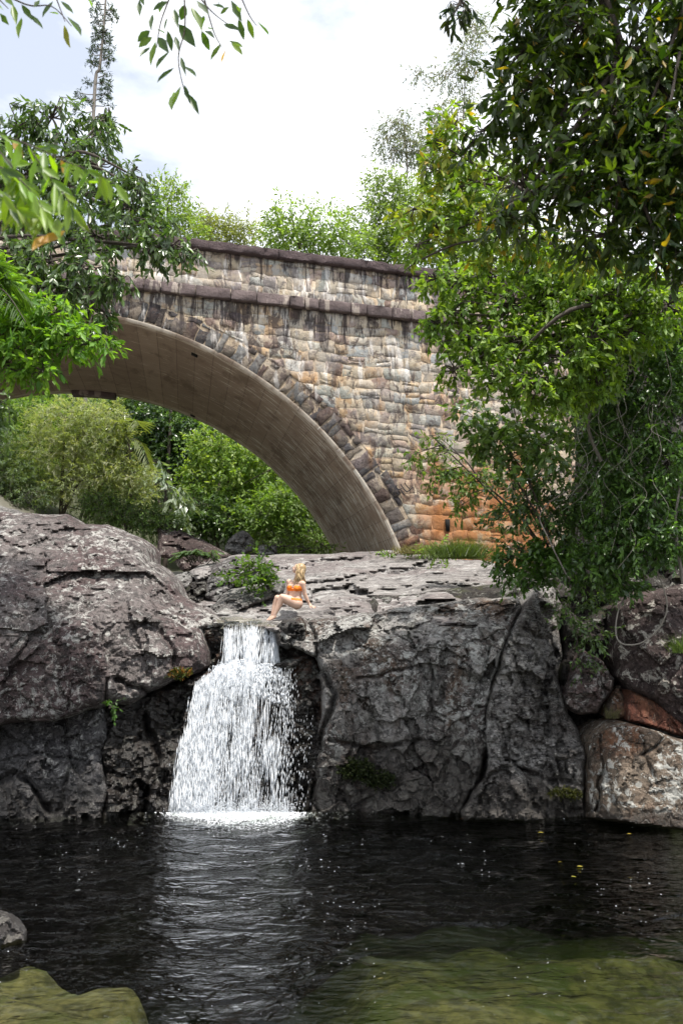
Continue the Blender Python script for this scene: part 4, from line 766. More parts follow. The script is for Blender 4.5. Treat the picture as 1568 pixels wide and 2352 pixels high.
# slim conifer
r = np.random.default_rng(140); Yc = 42
e = empty('pine_tree', tuple(U(222, 420, Yc) * np.array([1, 1, 0]) + np.array([0, 0, 8.0])), label='tall slim pine with a bare wispy stem rising over the dense tree', cat='tree')
gg = Geo(); stem = [np.array(e.location), U(215, 270, Yc), U(230, 150, Yc), U(242, 20, Yc), U(246, -90, Yc)]; ps = smooth_curve(stem, 10); gg.tube(ps, np.linspace(0.12, 0.045, len(ps)), 7)
lv = Leaves(); bl = []
for yy in np.arange(-60, 300, 13):
    xx = np.interp(yy, [-90, 20, 150, 270, 320], [246, 242, 230, 215, 212])
    for s_ in (-1, 1):
        if r.random() < 0.8:
            ln = r.uniform(8, 22) + (yy > 200) * r.uniform(5, 26); q = U(xx + s_ * ln, yy + r.uniform(-6, 6), Yc + r.uniform(-0.4, 0.4)); a = U(xx, yy + 4, Yc); gg.tube([a, (a + q) / 2 - np.array([0, 0, 0.05]), q], np.array([0.04, 0.03, 0.016]), 4)
            bl.append((xx + s_ * ln, yy, Yc, r.uniform(7, 12), r.uniform(6, 10), 0.15))
blob_leaves(lv, bl, r, dens=0.55, leaf=(9, 2), per=10, twig=0.08, droop=0.1, cols=((0.05, 0.075, 0.06), (0.07, 0.095, 0.07)), shell=0.1)
gg.obj('trunk', bk_grey, e); build_leaves(lv, lm_dull, e)

# --- under the arch
def arch_tree(i, lab, bl, tx, ty, lf, cols, bm=bk_dark, dens=0.6, mat=lm_soft, droop=0.3, twig=0.3, extra=None, name='tree', shell=0.4, per=9, r0=0.12, group='trees under the arch'):
    Y = bl[0][2]; p = rooted(tx, ty, Y); top = U(bl[0][0], bl[0][1], Y)
    return tree(name, lab, 'tree', bl, [p, tuple(U(tx, ty, Y)), tuple(top)], mat, bm, 150 + i, r0, 0.035, group=group, dens=dens, leaf=lf, per=per, twig=twig, droop=droop, cols=cols, shell=shell, extra=extra)
arch_tree(0, 'feathery pale grey-green tree with many dark stems above the huge boulder', [(150, 960, 32, 90, 50), (210, 1010, 32, 90, 55), (120, 1040, 32, 90, 60), (250, 1085, 32, 80, 45), (180, 1110, 32, 90, 50), (300, 1100, 32, 50, 40), (230, 960, 32, 60, 50), (300, 1145, 32, 50, 30)], 140, 1180, (11, 1.9), ((0.30, 0.34, 0.20), (0.24, 0.29, 0.14), (0.34, 0.35, 0.25)), dens=0.42, per=14, twig=0.22,
          extra=[([G(140, 1185, 32), G(145, 1120, 32), G(170, 1070, 32), G(180, 1000, 32)], (0.09, 0.03)), ([G(145, 1180, 32), G(180, 1110, 32), G(215, 1075, 32)], (0.08, 0.02)), ([G(195, 1190, 32), G(225, 1130, 32), G(290, 1050, 32), G(310, 1030, 32)], (0.08, 0.02)), ([G(185, 1190, 32), G(205, 1130, 32), G(200, 1100, 32)], (0.06, 0.03)), ([G(200, 1180, 32), G(260, 1110, 32), G(320, 1080, 32)], (0.06, 0.015))])
arch_tree(1, 'blue-green bushy tree at the edge of the view under the arch', [(20, 1080, 31, 70, 50), (60, 1130, 31, 60, 45), (-10, 1010, 31, 60, 60), (-30, 1120, 31, 60, 60)], 35, 1190, (9, 2.2), ((0.11, 0.16, 0.09), (0.14, 0.19, 0.10)), dens=0.5, per=12, twig=0.2)
arch_tree(2, 'bright small-leaved tree high under the crown of the arch', [(60, 950, 37, 80, 50), (120, 1000, 37, 60, 60), (30, 1020, 37, 60, 60)], 90, 1190, (9, 4.5), (LG, MG, (0.10, 0.17, 0.03)), dens=0.7)
arch_tree(3, 'dark rainforest tree in the middle of the gap under the arch', [(330, 960, 41, 90, 60), (400, 990, 41, 80, 60), (460, 1010, 41, 60, 60), (350, 1040, 41, 70, 60), (400, 1090, 41, 70, 60), (290, 930, 41, 60, 40)], 390, 1180, (10, 5), (DG, MG, (0.035, 0.07, 0.03)), dens=0.9, mat=lm_gloss)
arch_tree(4, 'bright yellow-green broadleaf tree beside the arch curve', [(500, 1030, 37, 60, 50), (560, 1060, 37, 70, 50), (620, 1090, 37, 60, 55), (460, 1090, 37, 45, 45), (530, 1120, 37, 75, 45), (470, 1010, 37, 30, 25), (600, 1040, 37, 50, 30)], 560, 1230, (11, 5), ((0.20, 0.29, 0.075), (0.16, 0.25, 0.06), (0.26, 0.33, 0.11)), dens=0.6,
          extra=[([G(740, 1110, 36), G(690, 1112, 36), G(620, 1150, 36), G(560, 1165, 36)], (0.07, 0.015)), ([G(700, 1050, 36), G(640, 1070, 36), G(560, 1110, 36)], (0.06, 0.015))])
arch_tree(5, 'leafy tree spreading low behind the bridge foot', [(650, 1160, 35, 70, 50), (700, 1200, 35, 60, 45), (600, 1180, 35, 60, 40), (640, 1230, 35, 75, 30), (720, 1240, 35, 50, 25), (690, 1130, 35, 50, 40)], 690, 1262, (11, 4.5), (MG, LG, (0.17, 0.23, 0.09)), dens=0.7,
          extra=[([G(760, 1262, 34), G(710, 1235, 34), G(660, 1215, 34)], (0.06, 0.02))])
arch_tree(6, 'shrubby tree with very large drooping silvery leaves under the arch', [(350, 1090, 34, 30, 26), (385, 1125, 34, 38, 28), (410, 1165, 34, 30, 26), (350, 1060, 34, 26, 18)], 380, 1230, (24, 9), ((0.24, 0.30, 0.22), (0.30, 0.35, 0.27)), mat=lm_gloss, dens=0.55, droop=0.8, per=7)
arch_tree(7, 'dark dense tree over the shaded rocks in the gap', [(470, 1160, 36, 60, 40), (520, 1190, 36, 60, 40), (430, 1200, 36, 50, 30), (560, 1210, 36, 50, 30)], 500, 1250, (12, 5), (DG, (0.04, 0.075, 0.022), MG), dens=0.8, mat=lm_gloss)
arch_tree(8, 'low dense bush behind the crest of the huge boulder', [(260, 1175, 22, 60, 25), (320, 1185, 22, 50, 30), (230, 1150, 22, 40, 25), (380, 1205, 22, 40, 22)], 290, 1215, (9, 3), (MG, (0.07, 0.095, 0.045), DG), dens=0.9, name='bush', r0=0.05)
arch_tree(9, 'pale straggling bush under the bridge foot beside the pointed boulder', [(640, 1255, 23, 35, 14), (690, 1255, 23, 40, 14), (740, 1258, 23, 30, 12), (600, 1248, 23, 20, 10)], 680, 1270, (10, 4), (LG, (0.10, 0.13, 0.06)), dens=0.7, name='bush', r0=0.03)
# far forest wall closing the valley
r = np.random.default_rng(170); lv = Leaves(); bl = []
for k in range(150): bl.append((r.uniform(-160, 880), r.uniform(880, 1250), r.uniform(42, 60), r.uniform(40, 75), r.uniform(30, 55)))
for k in range(110): bl.append((r.uniform(-300, 2000), r.uniform(640, 900), r.uniform(62, 80), r.uniform(50, 90), r.uniform(40, 60)))
blob_leaves(lv, bl, r, dens=0.5, leaf=(13, 6.5), per=8, twig=0.25, droop=0.3, cols=(DG, MG, LG, (0.04, 0.07, 0.025)), shell=0.3)
e = empty('forest', tuple(U(500, 1150, 50.)), kind='stuff'); e['label'] = 'dense wooded hillside seen through and over the arch'; build_leaves(lv, lm_dull, e, 'foliage')

# --- trees on the near banks
tree('tree', 'dense glossy-leaved tree leaning over the bridge with drooping branch ends', 'tree',
     [(40, 290, 11.5, 60, 50), (120, 270, 11.5, 60, 50), (-20, 380, 11.3, 80, 70), (60, 400, 11.3, 80, 60), (150, 360, 11.2, 70, 55), (225, 300, 11.4, 40, 55), (225, 380, 11, 55, 50), (240, 270, 11.6, 26, 30), (300, 400, 10.8, 45, 35), (180, 450, 10.8, 80, 50), (80, 500, 10.8, 80, 55), (290, 470, 10.6, 60, 45), (350, 520, 10.4, 60, 40), (400, 560, 10.2, 45, 30), (345, 570, 10.2, 45, 35), (220, 540, 10.4, 70, 45), (120, 600, 10.2, 80, 45), (40, 580, 10.4, 80, 55), (210, 610, 10, 70, 38), (265, 640, 9.9, 38, 35), (170, 660, 10, 60, 40), (215, 710, 9.9, 40, 45), (240, 760, 9.9, 20, 30), (90, 660, 10, 60, 40), (440, 575, 10.2, 25, 18), (320, 440, 10.6, 30, 40)],
     [(-7.5, 11.5, 3.0), (-6.5, 11.4, 6.5), G(-40, 480, 11.3), G(120, 400, 11.3)], lm_gloss, bk_dark, 201, 0.22, 0.05, single=300, dens=0.66, leaf=(24, 8.5), per=10, twig=0.30, droop=0.75, cols=(DG, MG, (0.07, 0.12, 0.04), (0.10, 0.15, 0.055)), up=0.8, shell=0.45)
tree('tree', 'sunlit bright green tree with small leaves below the dense glossy tree', 'tree',
     [(20, 690, 9.0, 80, 60), (90, 740, 9, 80, 50), (160, 770, 8.9, 70, 36), (215, 785, 8.8, 40, 26), (40, 800, 8.9, 80, 40), (20, 840, 8.9, 50, 26), (100, 850, 8.8, 40, 20), (-30, 760, 9, 60, 80), (130, 720, 9, 60, 35), (-20, 620, 9.2, 60, 50)],
     [(-9.4, 10.4, 1.6), (-8.0, 9.6, 4.0), G(-60, 800, 9.0), G(60, 750, 9.0)], lm_soft, bk_dark, 202, 0.12, 0.03, single=300, dens=0.8, leaf=(24, 9.5), per=10, twig=0.35, droop=0.45, cols=((0.15, 0.28, 0.04), (0.12, 0.24, 0.04), (0.19, 0.32, 0.05)), up=1.0, shell=0.35)
tree('tree', 'dim tree at the bottom edge of the arch below the bright green one', 'tree', [(0, 925, 10, 40, 22), (-40, 960, 10, 50, 50)], [(-5.6, 13.4, 1.2), (-5.3, 12.0, 3.4), G(-40, 980, 10), G(-10, 930, 10)], lm_gloss, bk_dark, 203, 0.06, 0.02, dens=0.6, leaf=(22, 9), per=9, twig=0.3, droop=0.5, cols=(DG, MG))
# palm fronds among the left leaves
def frond(gg, lv, base, tip, sag, n, ll, wd, col, r):
    b, t = np.array(base), np.array(tip); pts = smooth_curve([b, (b + t) / 2 + np.array([0, 0, sag]), t], 10); gg.tube(pts, np.linspace(0.012, 0.004, len(pts)), 4)
    T = np.gradient(pts, axis=0); T = unit(T); tt = np.linspace(0.12, 1, n) * (len(pts) - 1); P = np.stack([np.interp(tt, np.arange(len(pts)), pts[:, i]) for i in range(3)], 1); D0 = np.stack([np.interp(tt, np.arange(len(pts)), T[:, i]) for i in range(3)], 1)
    S = unit(np.cross(D0, np.array([0, 0, 1.0])))
    for sg in (-1, 1):
        D = unit(D0 * 0.55 + sg * S * 0.8 + np.array([0, 0, -0.35]) + r.normal(0, 0.06, (n, 3))); Ln = ll * np.sin(np.pi * (0.12 + 0.83 * np.linspace(0, 1, n))) ** 0.7
        lv.add(P, D, np.broadcast_to(np.array([0, 0, 1.0]), (n, 3)) + 0.2 * sg * S, Ln, wd, np.array(col) * r.uniform(0.8, 1.2, (n, 1)))
r = np.random.default_rng(210)
e = empty('palm', tuple(U(-60, 760, 8.2)), label='palm with arching feathered fronds among the bright green leaves', cat='palm'); gg = Geo(); lv = Leaves()
for tip, sg in (((60, 740, 8.0), 0.25), ((20, 640, 8.3), 0.3), ((-20, 620, 8.1), 0.3), ((70, 690, 8.4), 0.25)): frond(gg, lv, U(-60, 690, 8.2), U(*tip), sg, 26, 0.42, 0.022, (0.06, 0.12, 0.02), r)
gg.tube([U(-60, 690, 8.2), U(-62, 760, 8.2) - np.array([0, 0, 0.0]), np.array([U(-60, 760, 8.2)[0], 8.2, 1.4])], np.array([0.05, 0.06, 0.07]), 6)
gg.obj('trunk', bk_dark, e); build_leaves(lv, lm_soft, e, 'frond')
e = empty('palm', tuple(U(290, 1010, 32)), label='fern palm with a pale arching frond under the arch', cat='palm'); gg = Geo(); lv = Leaves()
for tip in ((345, 1070, 31.5), (250, 985, 31.5), (320, 975, 31.5), (270, 1040, 31.5)): frond(gg, lv, U(295, 1010, 32), U(*tip), 0.5, 24, 0.9, 0.06, (0.16, 0.19, 0.09), r)
gg.tube([U(295, 1010, 32), U(297, 1100, 32), U(297, 1180, 32)], np.array([0.08, 0.09, 0.1]), 6); gg.obj('trunk', bk_dark, e); build_leaves(lv, lm_soft, e, 'frond')

# --- right side
tree('tree', 'light green tree leaning over the bridge end on a long curved bough', 'tree',
     [(1000, 640, 11, 45, 28), (1060, 660, 11, 60, 40), (1040, 720, 11, 70, 35), (1000, 740, 11, 40, 26), (1120, 620, 11, 70, 40), (1060, 780, 11, 50, 30), (1180, 700, 10.8, 70, 50), (1110, 800, 10.8, 60, 40), (1040, 850, 10.8, 40, 22), (1200, 780, 10.6, 80, 50), (1150, 860, 10.6, 70, 35), (1270, 640, 10.7, 70, 50), (1280, 720, 10.6, 70, 50), (1290, 820, 10.4, 80, 50), (1230, 880, 10.4, 70, 40), (1370, 680, 10.4, 70, 60), (1360, 780, 10.3, 60, 50), (1450, 650, 10.3, 80, 60), (1330, 600, 10.6, 80, 50), (1220, 600, 10.8, 70, 45), (1440, 760, 10.5, 70, 50), (1530, 700, 10.3, 60, 60), (1300, 900, 10.6, 60, 45), (1370, 860, 10.5, 50, 50)],
     [(5.6, 11.6, 4.2), (5.5, 11.2, 6.5), G(1480, 705, 10.8)], lm_soft, bk_dark, 301, 0.2, 0.06, single=300, dens=0.78, leaf=(19, 8.5), per=10, twig=0.30, droop=0.45, cols=((0.17, 0.27, 0.05), (0.13, 0.22, 0.045), (0.23, 0.33, 0.055), (0.15, 0.23, 0.05)), up=0.9, shell=0.4,
     extra=[([G(1490, 712, 10.8), G(1400, 695, 10.8), G(1310, 678, 10.8), G(1240, 680, 10.8), G(1180, 705, 10.8), G(1130, 745, 10.8), G(1090, 800, 10.8), G(1062, 850, 10.8)], (0.055, 0.012)), ([G(1310, 678, 10.8), G(1260, 655, 10.8), G(1190, 650, 10.8)], (0.03, 0.01)), ([G(1170, 712, 10.8), G(1120, 700, 10.8), G(1060, 690, 10.8)], (0.025, 0.008)), ([G(1150, 725, 10.8), G(1080, 722, 10.8), G(1030, 715, 10.8)], (0.022, 0.008))])
tree('tree', 'yellowish tree with fresh leaves overhanging the parapet end', 'tree',
     [(960, 560, 8.5, 40, 36), (1000, 510, 8.5, 60, 45), (950, 480, 8.5, 40, 30), (1030, 440, 8.5, 60, 45), (1000, 390, 8.5, 40, 30), (1080, 500, 8.5, 60, 50), (1060, 350, 8.5, 70, 60), (1040, 290, 8.5, 50, 45), (1100, 420, 8.5, 60, 55), (1010, 330, 8.5, 30, 40), (1120, 560, 8.5, 60, 40), (1190, 540, 8.4, 70, 50), (1270, 560, 8.3, 80, 45), (1350, 590, 8.3, 80, 40)],
     [(5.2, 8.6, 3.6), (4.9, 8.6, 6.5), G(1420, 480, 8.5), G(1250, 430, 8.5)], lm_soft, bk_dark, 302, 0.14, 0.03, single=300, dens=0.5, leaf=(25, 9.5), per=9, twig=0.3, droop=0.5, cols=((0.15, 0.24, 0.035), (0.19, 0.28, 0.04), (0.11, 0.19, 0.035), (0.23, 0.26, 0.04)), up=0.8, shell=0.35, wild=((0.40, 0.27, 0.03), 0.03),
     extra=[([G(1150, 545, 8.4), G(1050, 560, 8.4), G(960, 600, 8.4), G(925, 625, 8.4)], (0.018, 0.006)), ([G(1600, 480, 8.0), G(1480, 455, 8.0), G(1350, 440, 8.2), G(1230, 450, 8.4), G(1120, 380, 8.5)], (0.06, 0.012))])
tree('tree', 'big shady tree with large dark leaves overhanging the pool, backlit by the sky', 'tree',
     [(1200, 120, 4.6, 70, 80), (1180, 240, 4.6, 70, 70), (1240, 30, 4.6, 70, 70), (1250, 330, 4.5, 90, 80), (1300, 180, 4.4, 90, 90), (1330, 60, 4.3, 80, 90), (1400, 260, 4.2, 90, 90), (1340, 400, 4.3, 90, 70), (1440, 120, 4.3, 90, 90), (1490, 330, 4.2, 100, 100), (1430, 440, 4.2, 90, 70), (1520, 200, 4.2, 90, 100), (1540, 480, 4.1, 90, 90), (1200, 420, 4.5, 50, 40), (1160, 500, 4.5, 60, 35), (1260, 480, 4.4, 70, 40), (1400, 540, 4.2, 90, 45), (1110, 300, 4.7, 35, 30), (1560, 40, 4.2, 80, 80), (1600, 350, 4.0, 80, 120), (1520, 580, 4.1, 70, 40), (1300, -60, 4.4, 150, 60), (1500, -60, 4.3, 120, 60), (1700, 100, 4.1, 130, 130), (1720, 380, 4.0, 130, 130), (1680, -120, 4.2, 150, 120), (1850, 250, 4.0, 130, 160), (1640, 560, 4.0, 90, 60), (1300, -220, 4.4, 170, 110), (1550, -240, 4.3, 150, 110)],
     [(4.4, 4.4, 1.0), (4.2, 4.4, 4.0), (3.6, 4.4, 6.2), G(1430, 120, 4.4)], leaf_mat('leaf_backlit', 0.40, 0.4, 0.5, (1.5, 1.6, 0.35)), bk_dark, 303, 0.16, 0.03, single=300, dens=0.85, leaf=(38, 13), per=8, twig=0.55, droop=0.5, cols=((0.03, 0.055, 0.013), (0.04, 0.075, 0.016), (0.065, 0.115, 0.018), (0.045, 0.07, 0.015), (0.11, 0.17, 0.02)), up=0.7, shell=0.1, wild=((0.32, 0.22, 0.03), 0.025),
     extra=[([(4.2, 4.4, 4.6), G(1500, 350, 4.3), G(1330, 380, 4.4), G(1150, 500, 4.5)], (0.05, 0.012)), ([G(1568, 20, 4.1), G(1500, 220, 4.1), G(1420, 420, 4.2)], (0.012, 0.006)), ([G(1560, 120, 4.0), G(1520, 330, 4.0)], (0.01, 0.006))])
tree('tree', 'narrow-leaved dark branch tree hanging at the top of the sky gap', 'tree', [(1055, 10, 4.0, 28, 22), (1040, 35, 4.0, 14, 14), (1075, 25, 4.0, 14, 14)], [(4.9, 4.2, 1.0), (4.6, 4.2, 7.0), G(1250, -90, 4.0), G(1060, -10, 4.0)], lm_dull, bk_dark, 304, 0.06, 0.006, single=60, dens=0.55, leaf=(34, 9), per=6, twig=0.3, droop=0.9, cols=((0.035, 0.055, 0.025),), shell=0.1)
# dark bank behind the thicket
rock('bank', [(1345, 770), (1420, 690), (1560, 620), (1760, 560), (1790, 1420), (1400, 1420), (1290, 1345), (1330, 1230), (1352, 1040)], [(1350, 800, 15.0), (1750, 600, 13.5), (1750, 1400, 12.6), (1300, 1340, 14.2), (1500, 1000, 13.8)], mr_shade, step=9, Rr=60, drop=1.0, back=2.0, amp=0.35, fac=0.4, seed=60, kind='structure')
def bush(lab, bl, seed, cols, lf, mat=lm_gloss, dens=0.55, droop=0.35, name='bush', twig=0.3, single=0, group=None, foot=None, extra=None, shell=0.35, wild=None):
    Y = bl[0][2]; c = U(*bl[0][:3]); f = np.array(foot) if foot is not None else U(bl[0][0], bl[0][1] + bl[0][4] * 1.1, Y)
    return tree(name, lab, 'bush' if name == 'bush' else name, bl, [tuple(f), tuple((f + c) / 2 + np.array([0.03, 0, 0])), tuple(c)], mat, bk_dark, seed, 0.02, 0.01, single=single, group=group, dens=dens, leaf=lf, per=9, twig=twig, droop=droop, cols=cols, shell=shell, extra=extra, wild=wild)
bush('leafy bush with large bright leaves in front of the abutment', [(1090, 960, 12, 50, 36), (1140, 1000, 12, 60, 40), (1200, 960, 11.8, 60, 40), (1180, 1040, 11.8, 60, 40), (1100, 1010, 12, 40, 30), (1250, 1020, 11.6, 60, 50)], 310, ((0.13, 0.21, 0.05), (0.09, 0.16, 0.04), (0.16, 0.24, 0.06)), (22, 11), dens=0.6, single=200, foot=U(1260, 1230, 12.5), extra=[([G(1260, 1230, 12.5), G(1210, 1100, 12.2), G(1140, 1000, 12)], (0.02, 0.008)), ([G(1220, 1120, 12.2), G(1180, 940, 12), G(1150, 860, 12)], (0.014, 0.006))])
bush('straggling sapling with sparse pale leaves in front of the orange-stained wall', [(990, 1000, 13, 26, 12), (960, 1040, 13, 28, 14), (1010, 1045, 13, 26, 14), (1010, 1085, 13, 30, 16), (1040, 1075, 13, 30, 18), (1080, 1110, 13, 40, 22), (1060, 1150, 13, 30, 18), (1110, 1080, 13, 30, 20), (1000, 1110, 13, 24, 12)], 311, ((0.13, 0.20, 0.05), (0.10, 0.17, 0.045), (0.15, 0.20, 0.06)), (17, 6), lm_soft, dens=0.55, foot=U(1240, 1250, 12.8), extra=[([G(1240, 1250, 12.8), G(1180, 1170, 13), G(1110, 1110, 13), G(1060, 1050, 13), G(1010, 1030, 13), G(960, 1035, 13)], (0.022, 0.005)), ([G(1120, 1120, 13), G(1060, 1160, 13)], (0.008, 0.004)), ([G(1060, 1050, 13), G(1000, 995, 13)], (0.008, 0.003))])
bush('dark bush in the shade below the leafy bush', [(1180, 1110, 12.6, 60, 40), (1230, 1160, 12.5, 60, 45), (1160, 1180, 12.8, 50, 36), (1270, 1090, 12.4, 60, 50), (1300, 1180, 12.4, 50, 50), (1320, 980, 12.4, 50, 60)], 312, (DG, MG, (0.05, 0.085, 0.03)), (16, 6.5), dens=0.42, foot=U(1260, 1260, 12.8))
bush('bright shrub spilling over the edge of the ledge', [(1190, 1260, 12.9, 45, 24), (1240, 1285, 12.8, 50, 30), (1160, 1285, 12.9, 30, 20), (1210, 1320, 12.8, 40, 22), (1260, 1240, 12.7, 45, 28), (1165, 1315, 12.9, 20, 14), (1290, 1270, 12.6, 36, 30)], 313, ((0.075, 0.155, 0.025), (0.06, 0.125, 0.022), (0.095, 0.185, 0.03)), (16, 7), dens=0.9, single=120, foot=U(1250, 1345, 13.0))
bush('vine-tangled thicket with dark leaves on the shaded bank', [(1400, 900, 11.6, 50, 60), (1450, 1000, 11.5, 60, 60), (1500, 900, 11.4, 70, 70), (1430, 1090, 11.6, 60, 45), (1480, 1150, 11.5, 70, 50), (1540, 1050, 11.3, 60, 70), (1410, 1180, 11.7, 50, 50), (1460, 1250, 11.6, 70, 45), (1540, 1230, 11.3, 60, 60), (1380, 1270, 11.8, 50, 45), (1560, 830, 11.2, 60, 70), (1340, 1300, 12.2, 50, 35), (1430, 1330, 11.9, 50, 30), (1350, 900, 12, 50, 60), (1380, 1010, 12, 50, 60), (1370, 1120, 12.1, 50, 50), (1420, 800, 11.6, 60, 50), (1330, 1200, 12.3, 40, 40), (1500, 780, 11.3, 70, 50)], 314, ((0.07, 0.14, 0.036), (0.10, 0.19, 0.04), (0.05, 0.10, 0.028), (0.12, 0.22, 0.048)), (16, 7), dens=0.85, foot=U(1480, 1340, 12.2))
bush('thin dark climbing bush over the purplish boulder top', [(1310, 1400, 12.7, 40, 40), (1360, 1450, 12.6, 40, 30), (1340, 1520, 12.6, 26, 26), (1350, 1360, 12.6, 40, 30)], 315, (DG, MG), (13, 5), dens=0.3, foot=U(1330, 1545, 12.9))
# grass on the ledge
def grass_clump(lab, c, w, h, n, col, seed, Y):
    r = np.random.default_rng(seed); gg = Geo(); cen = U(c[0], c[1], Y); e = empty('grass_clump', tuple(cen), label=lab, cat='grass')
    s = pxm(Y); V = []; T = []
    o = cen + np.c_[r.normal(0, w * s * 0.45, n), r.normal(0, w * s * 0.3, n), np.zeros(n)]; d = unit(np.c_[r.normal(0, 0.5, n), r.normal(0, 0.5, n), np.ones(n)]); ln = h * s * r.uniform(0.5, 1.2, n); bend = unit(r.normal(0, 1, (n, 3)) * np.array([1, 1, 0.05])); sd = unit(np.cross(d, bend)) * 0.0045 * Y / 12
    p1 = o + d * ln[:, None] * 0.5 + bend * ln[:, None] * 0.1; p2 = o + d * ln[:, None] * 0.85 + bend * ln[:, None] * 0.4
    Vv = np.stack([o - sd, o + sd, p1 - sd * 0.7, p1 + sd * 0.7, p2], 1).reshape(-1, 3); F = (np.array([(0, 1, 3), (0, 3, 2), (2, 3, 4)])[None] + np.arange(n)[:, None, None] * 5).reshape(-1, 3)
    cc = np.repeat(np.array(col) * r.uniform(0.7, 1.4, (n, 1)), 5, 0); mobj('grass_blades', Vv, F, lm_soft, e, col=cc, kind='stuff')
grass_clump('fine green grass tuft growing at the foot of the abutment', (1050, 1282), 70, 55, 1400, (0.085, 0.125, 0.035), 320, 15.5)
grass_clump('dry straw-coloured grass fringe along the foot of the bridge', (960, 1272), 60, 26, 700, (0.17, 0.15, 0.07), 321, 19.0)
grass_clump('drooping grass tuft hanging on the purplish boulder', (1562, 1500), 22, 55, 160, (0.10, 0.15, 0.04), 322, 11.4)
grass_clump('dry grass in the dark hollow between the blocks', (1405, 1650), 14, 34, 90, (0.13, 0.12, 0.06), 323, 12.4)
# shrub and fern on the upstream boulders
bush('leafy shrub growing on the dark grey boulder', [(560, 1310, 15.2, 30, 18), (595, 1305, 15.2, 26, 18), (575, 1330, 15.1, 36, 16), (606, 1325, 15.1, 18, 16), (540, 1322, 15.2, 20, 18), (585, 1293, 15.2, 20, 12)], 330, ((0.10, 0.185, 0.03), (0.075, 0.145, 0.028), (0.05, 0.09, 0.022), (0.13, 0.21, 0.04)), (14, 7), lm_soft, dens=0.55, single=60, foot=U(575, 1350, 15.3), droop=0.1)
bush('small leafy sprig reaching over the ledge crest beside the bridge foot', [(890, 1268, 19.5, 14, 8), (1010, 1262, 18, 30, 14), (960, 1262, 19, 26, 8)], 331, (LG, MG), (12, 5), lm_soft, dens=0.5, foot=U(900, 1280, 19.5))
e = empty('fern', tuple(U(455, 1290, 19.6)), label='pale green fern clump on the reddish-brown boulder', cat='fern'); gg = Geo(); lv = Leaves(); r = np.random.default_rng(333)
for k in range(26):
    bx = 455 + r.normal(0, 14); by = 1288 + r.normal(0, 5); a = r.uniform(0, 2 * math.pi); ln = r.uniform(0.3, 0.55); b0 = U(bx, by, 19.6); tip = b0 + np.array([math.cos(a) * ln, -abs(math.sin(a)) * ln * 0.6, 0.05 + r.uniform(-0.05, 0.25)]); frond(gg, lv, b0, tip, 0.16, 14, 0.13, 0.035, (0.10, 0.165, 0.075), r)
gg.obj('stem', bk_dark, e); build_leaves(lv, lm_soft, e, 'frond')
for k, (x, y, Y, s_, lab) in enumerate(((300, 1545, 12.9, 0, 0),)): pass
# moss tufts
def moss(lab, pts, seed, cols, Y):
    r = np.random.default_rng(seed); lv = Leaves(); e = empty('moss_patch', tuple(U(*pts[0][:2], Y)), label=lab, cat='moss')
    blob_leaves(lv, [(x, y, Y, a, b, 0.06) for x, y, a, b in pts], r, dens=0.9, leaf=(6, 3), per=8, twig=0.05, droop=-0.2, cols=cols, shell=0.2); build_leaves(lv, lm_dull, e, 'foliage')
moss('rusty orange and green moss patch under the huge boulder beside the falls', [(410, 1545, 16, 9), (425, 1548, 16, 9), (398, 1550, 10, 6)], 340, ((0.22, 0.10, 0.02), (0.10, 0.10, 0.02), (0.06, 0.08, 0.015)), 12.75)
moss('dark green moss patch on the wet rock near the waterline', [(820, 1768, 40, 24), (870, 1790, 36, 20)], 341, ((0.02, 0.03, 0.008), (0.03, 0.04, 0.01)), 12.42)
moss('olive moss strip at the foot of the leaning slab', [(1290, 1822, 30, 10), (1320, 1826, 16, 8)], 342, ((0.07, 0.07, 0.015), (0.05, 0.055, 0.015)), 12.02)
bush('tiny green sprig in the crack under the huge boulder', [(252, 1620, 12.0, 9, 6), (262, 1624, 12.0, 7, 4)], 343, ((0.06, 0.14, 0.02),), (9, 5), lm_soft, dens=0.8)
# vines
r = np.random.default_rng(350)
for k in range(24):
    x = r.uniform(1330, 1575); y0 = r.uniform(700, 900); ln = r.uniform(180, 480); Y = r.uniform(10.9, 11.5); pts = []
    for q_ in range(8): pts.append(U(x + r.normal(0, 16) - q_ * r.uniform(-3, 7), y0 + ln * q_ / 7, Y + r.normal(0, 0.12)))
    gg = Geo(); gg.tube(smooth_curve(pts, 6), np.linspace(r.uniform(0.003, 0.007), 0.002, 43), 5); gg.obj('vine', bk_vine, label='bare pale vine hanging down the shaded bank', cat='vine', group='bare vines hanging on the shaded bank')
gg = Geo(); gg.tube(smooth_curve([U(x, y, Y) for x, y, Y in ((1500, 1290, 11.5), (1530, 1380, 11.55), (1520, 1430, 11.6), (1490, 1465, 11.65), (1460, 1480, 11.7), (1425, 1477, 11.75), (1413, 1450, 11.85), (1420, 1400, 12.0), (1445, 1360, 12.1))], 8), 0.011, 6); gg.obj('vine', bk_vine, label='pale vine drooping in a loop across the purplish boulder', cat='vine')
for k, (pts, lab) in enumerate((([(1300, 1320, 12), (1260, 1240, 12), (1240, 1180, 12), (1300, 1130, 12), (1380, 1120, 12)], 'arching bare twig among the dark bushes'), ([(1380, 1060, 11.6), (1350, 980, 11.6), (1370, 900, 11.6), (1350, 830, 11.7)], 'upright grey stem in front of the black hollow'), ([(1568, 1340, 11.2), (1550, 1200, 11.2), (1568, 1080, 11.2)], 'thick grey stem at the edge of the shaded bank'))):
    gg = Geo(); gg.tube(smooth_curve([U(*p) for p in pts], 8), np.linspace(0.03 if k else 0.012, 0.012 if k else 0.006, 8 * (len(pts) - 1) + 1), 6); gg.obj('vine', bk_grey, label=lab, cat='vine')

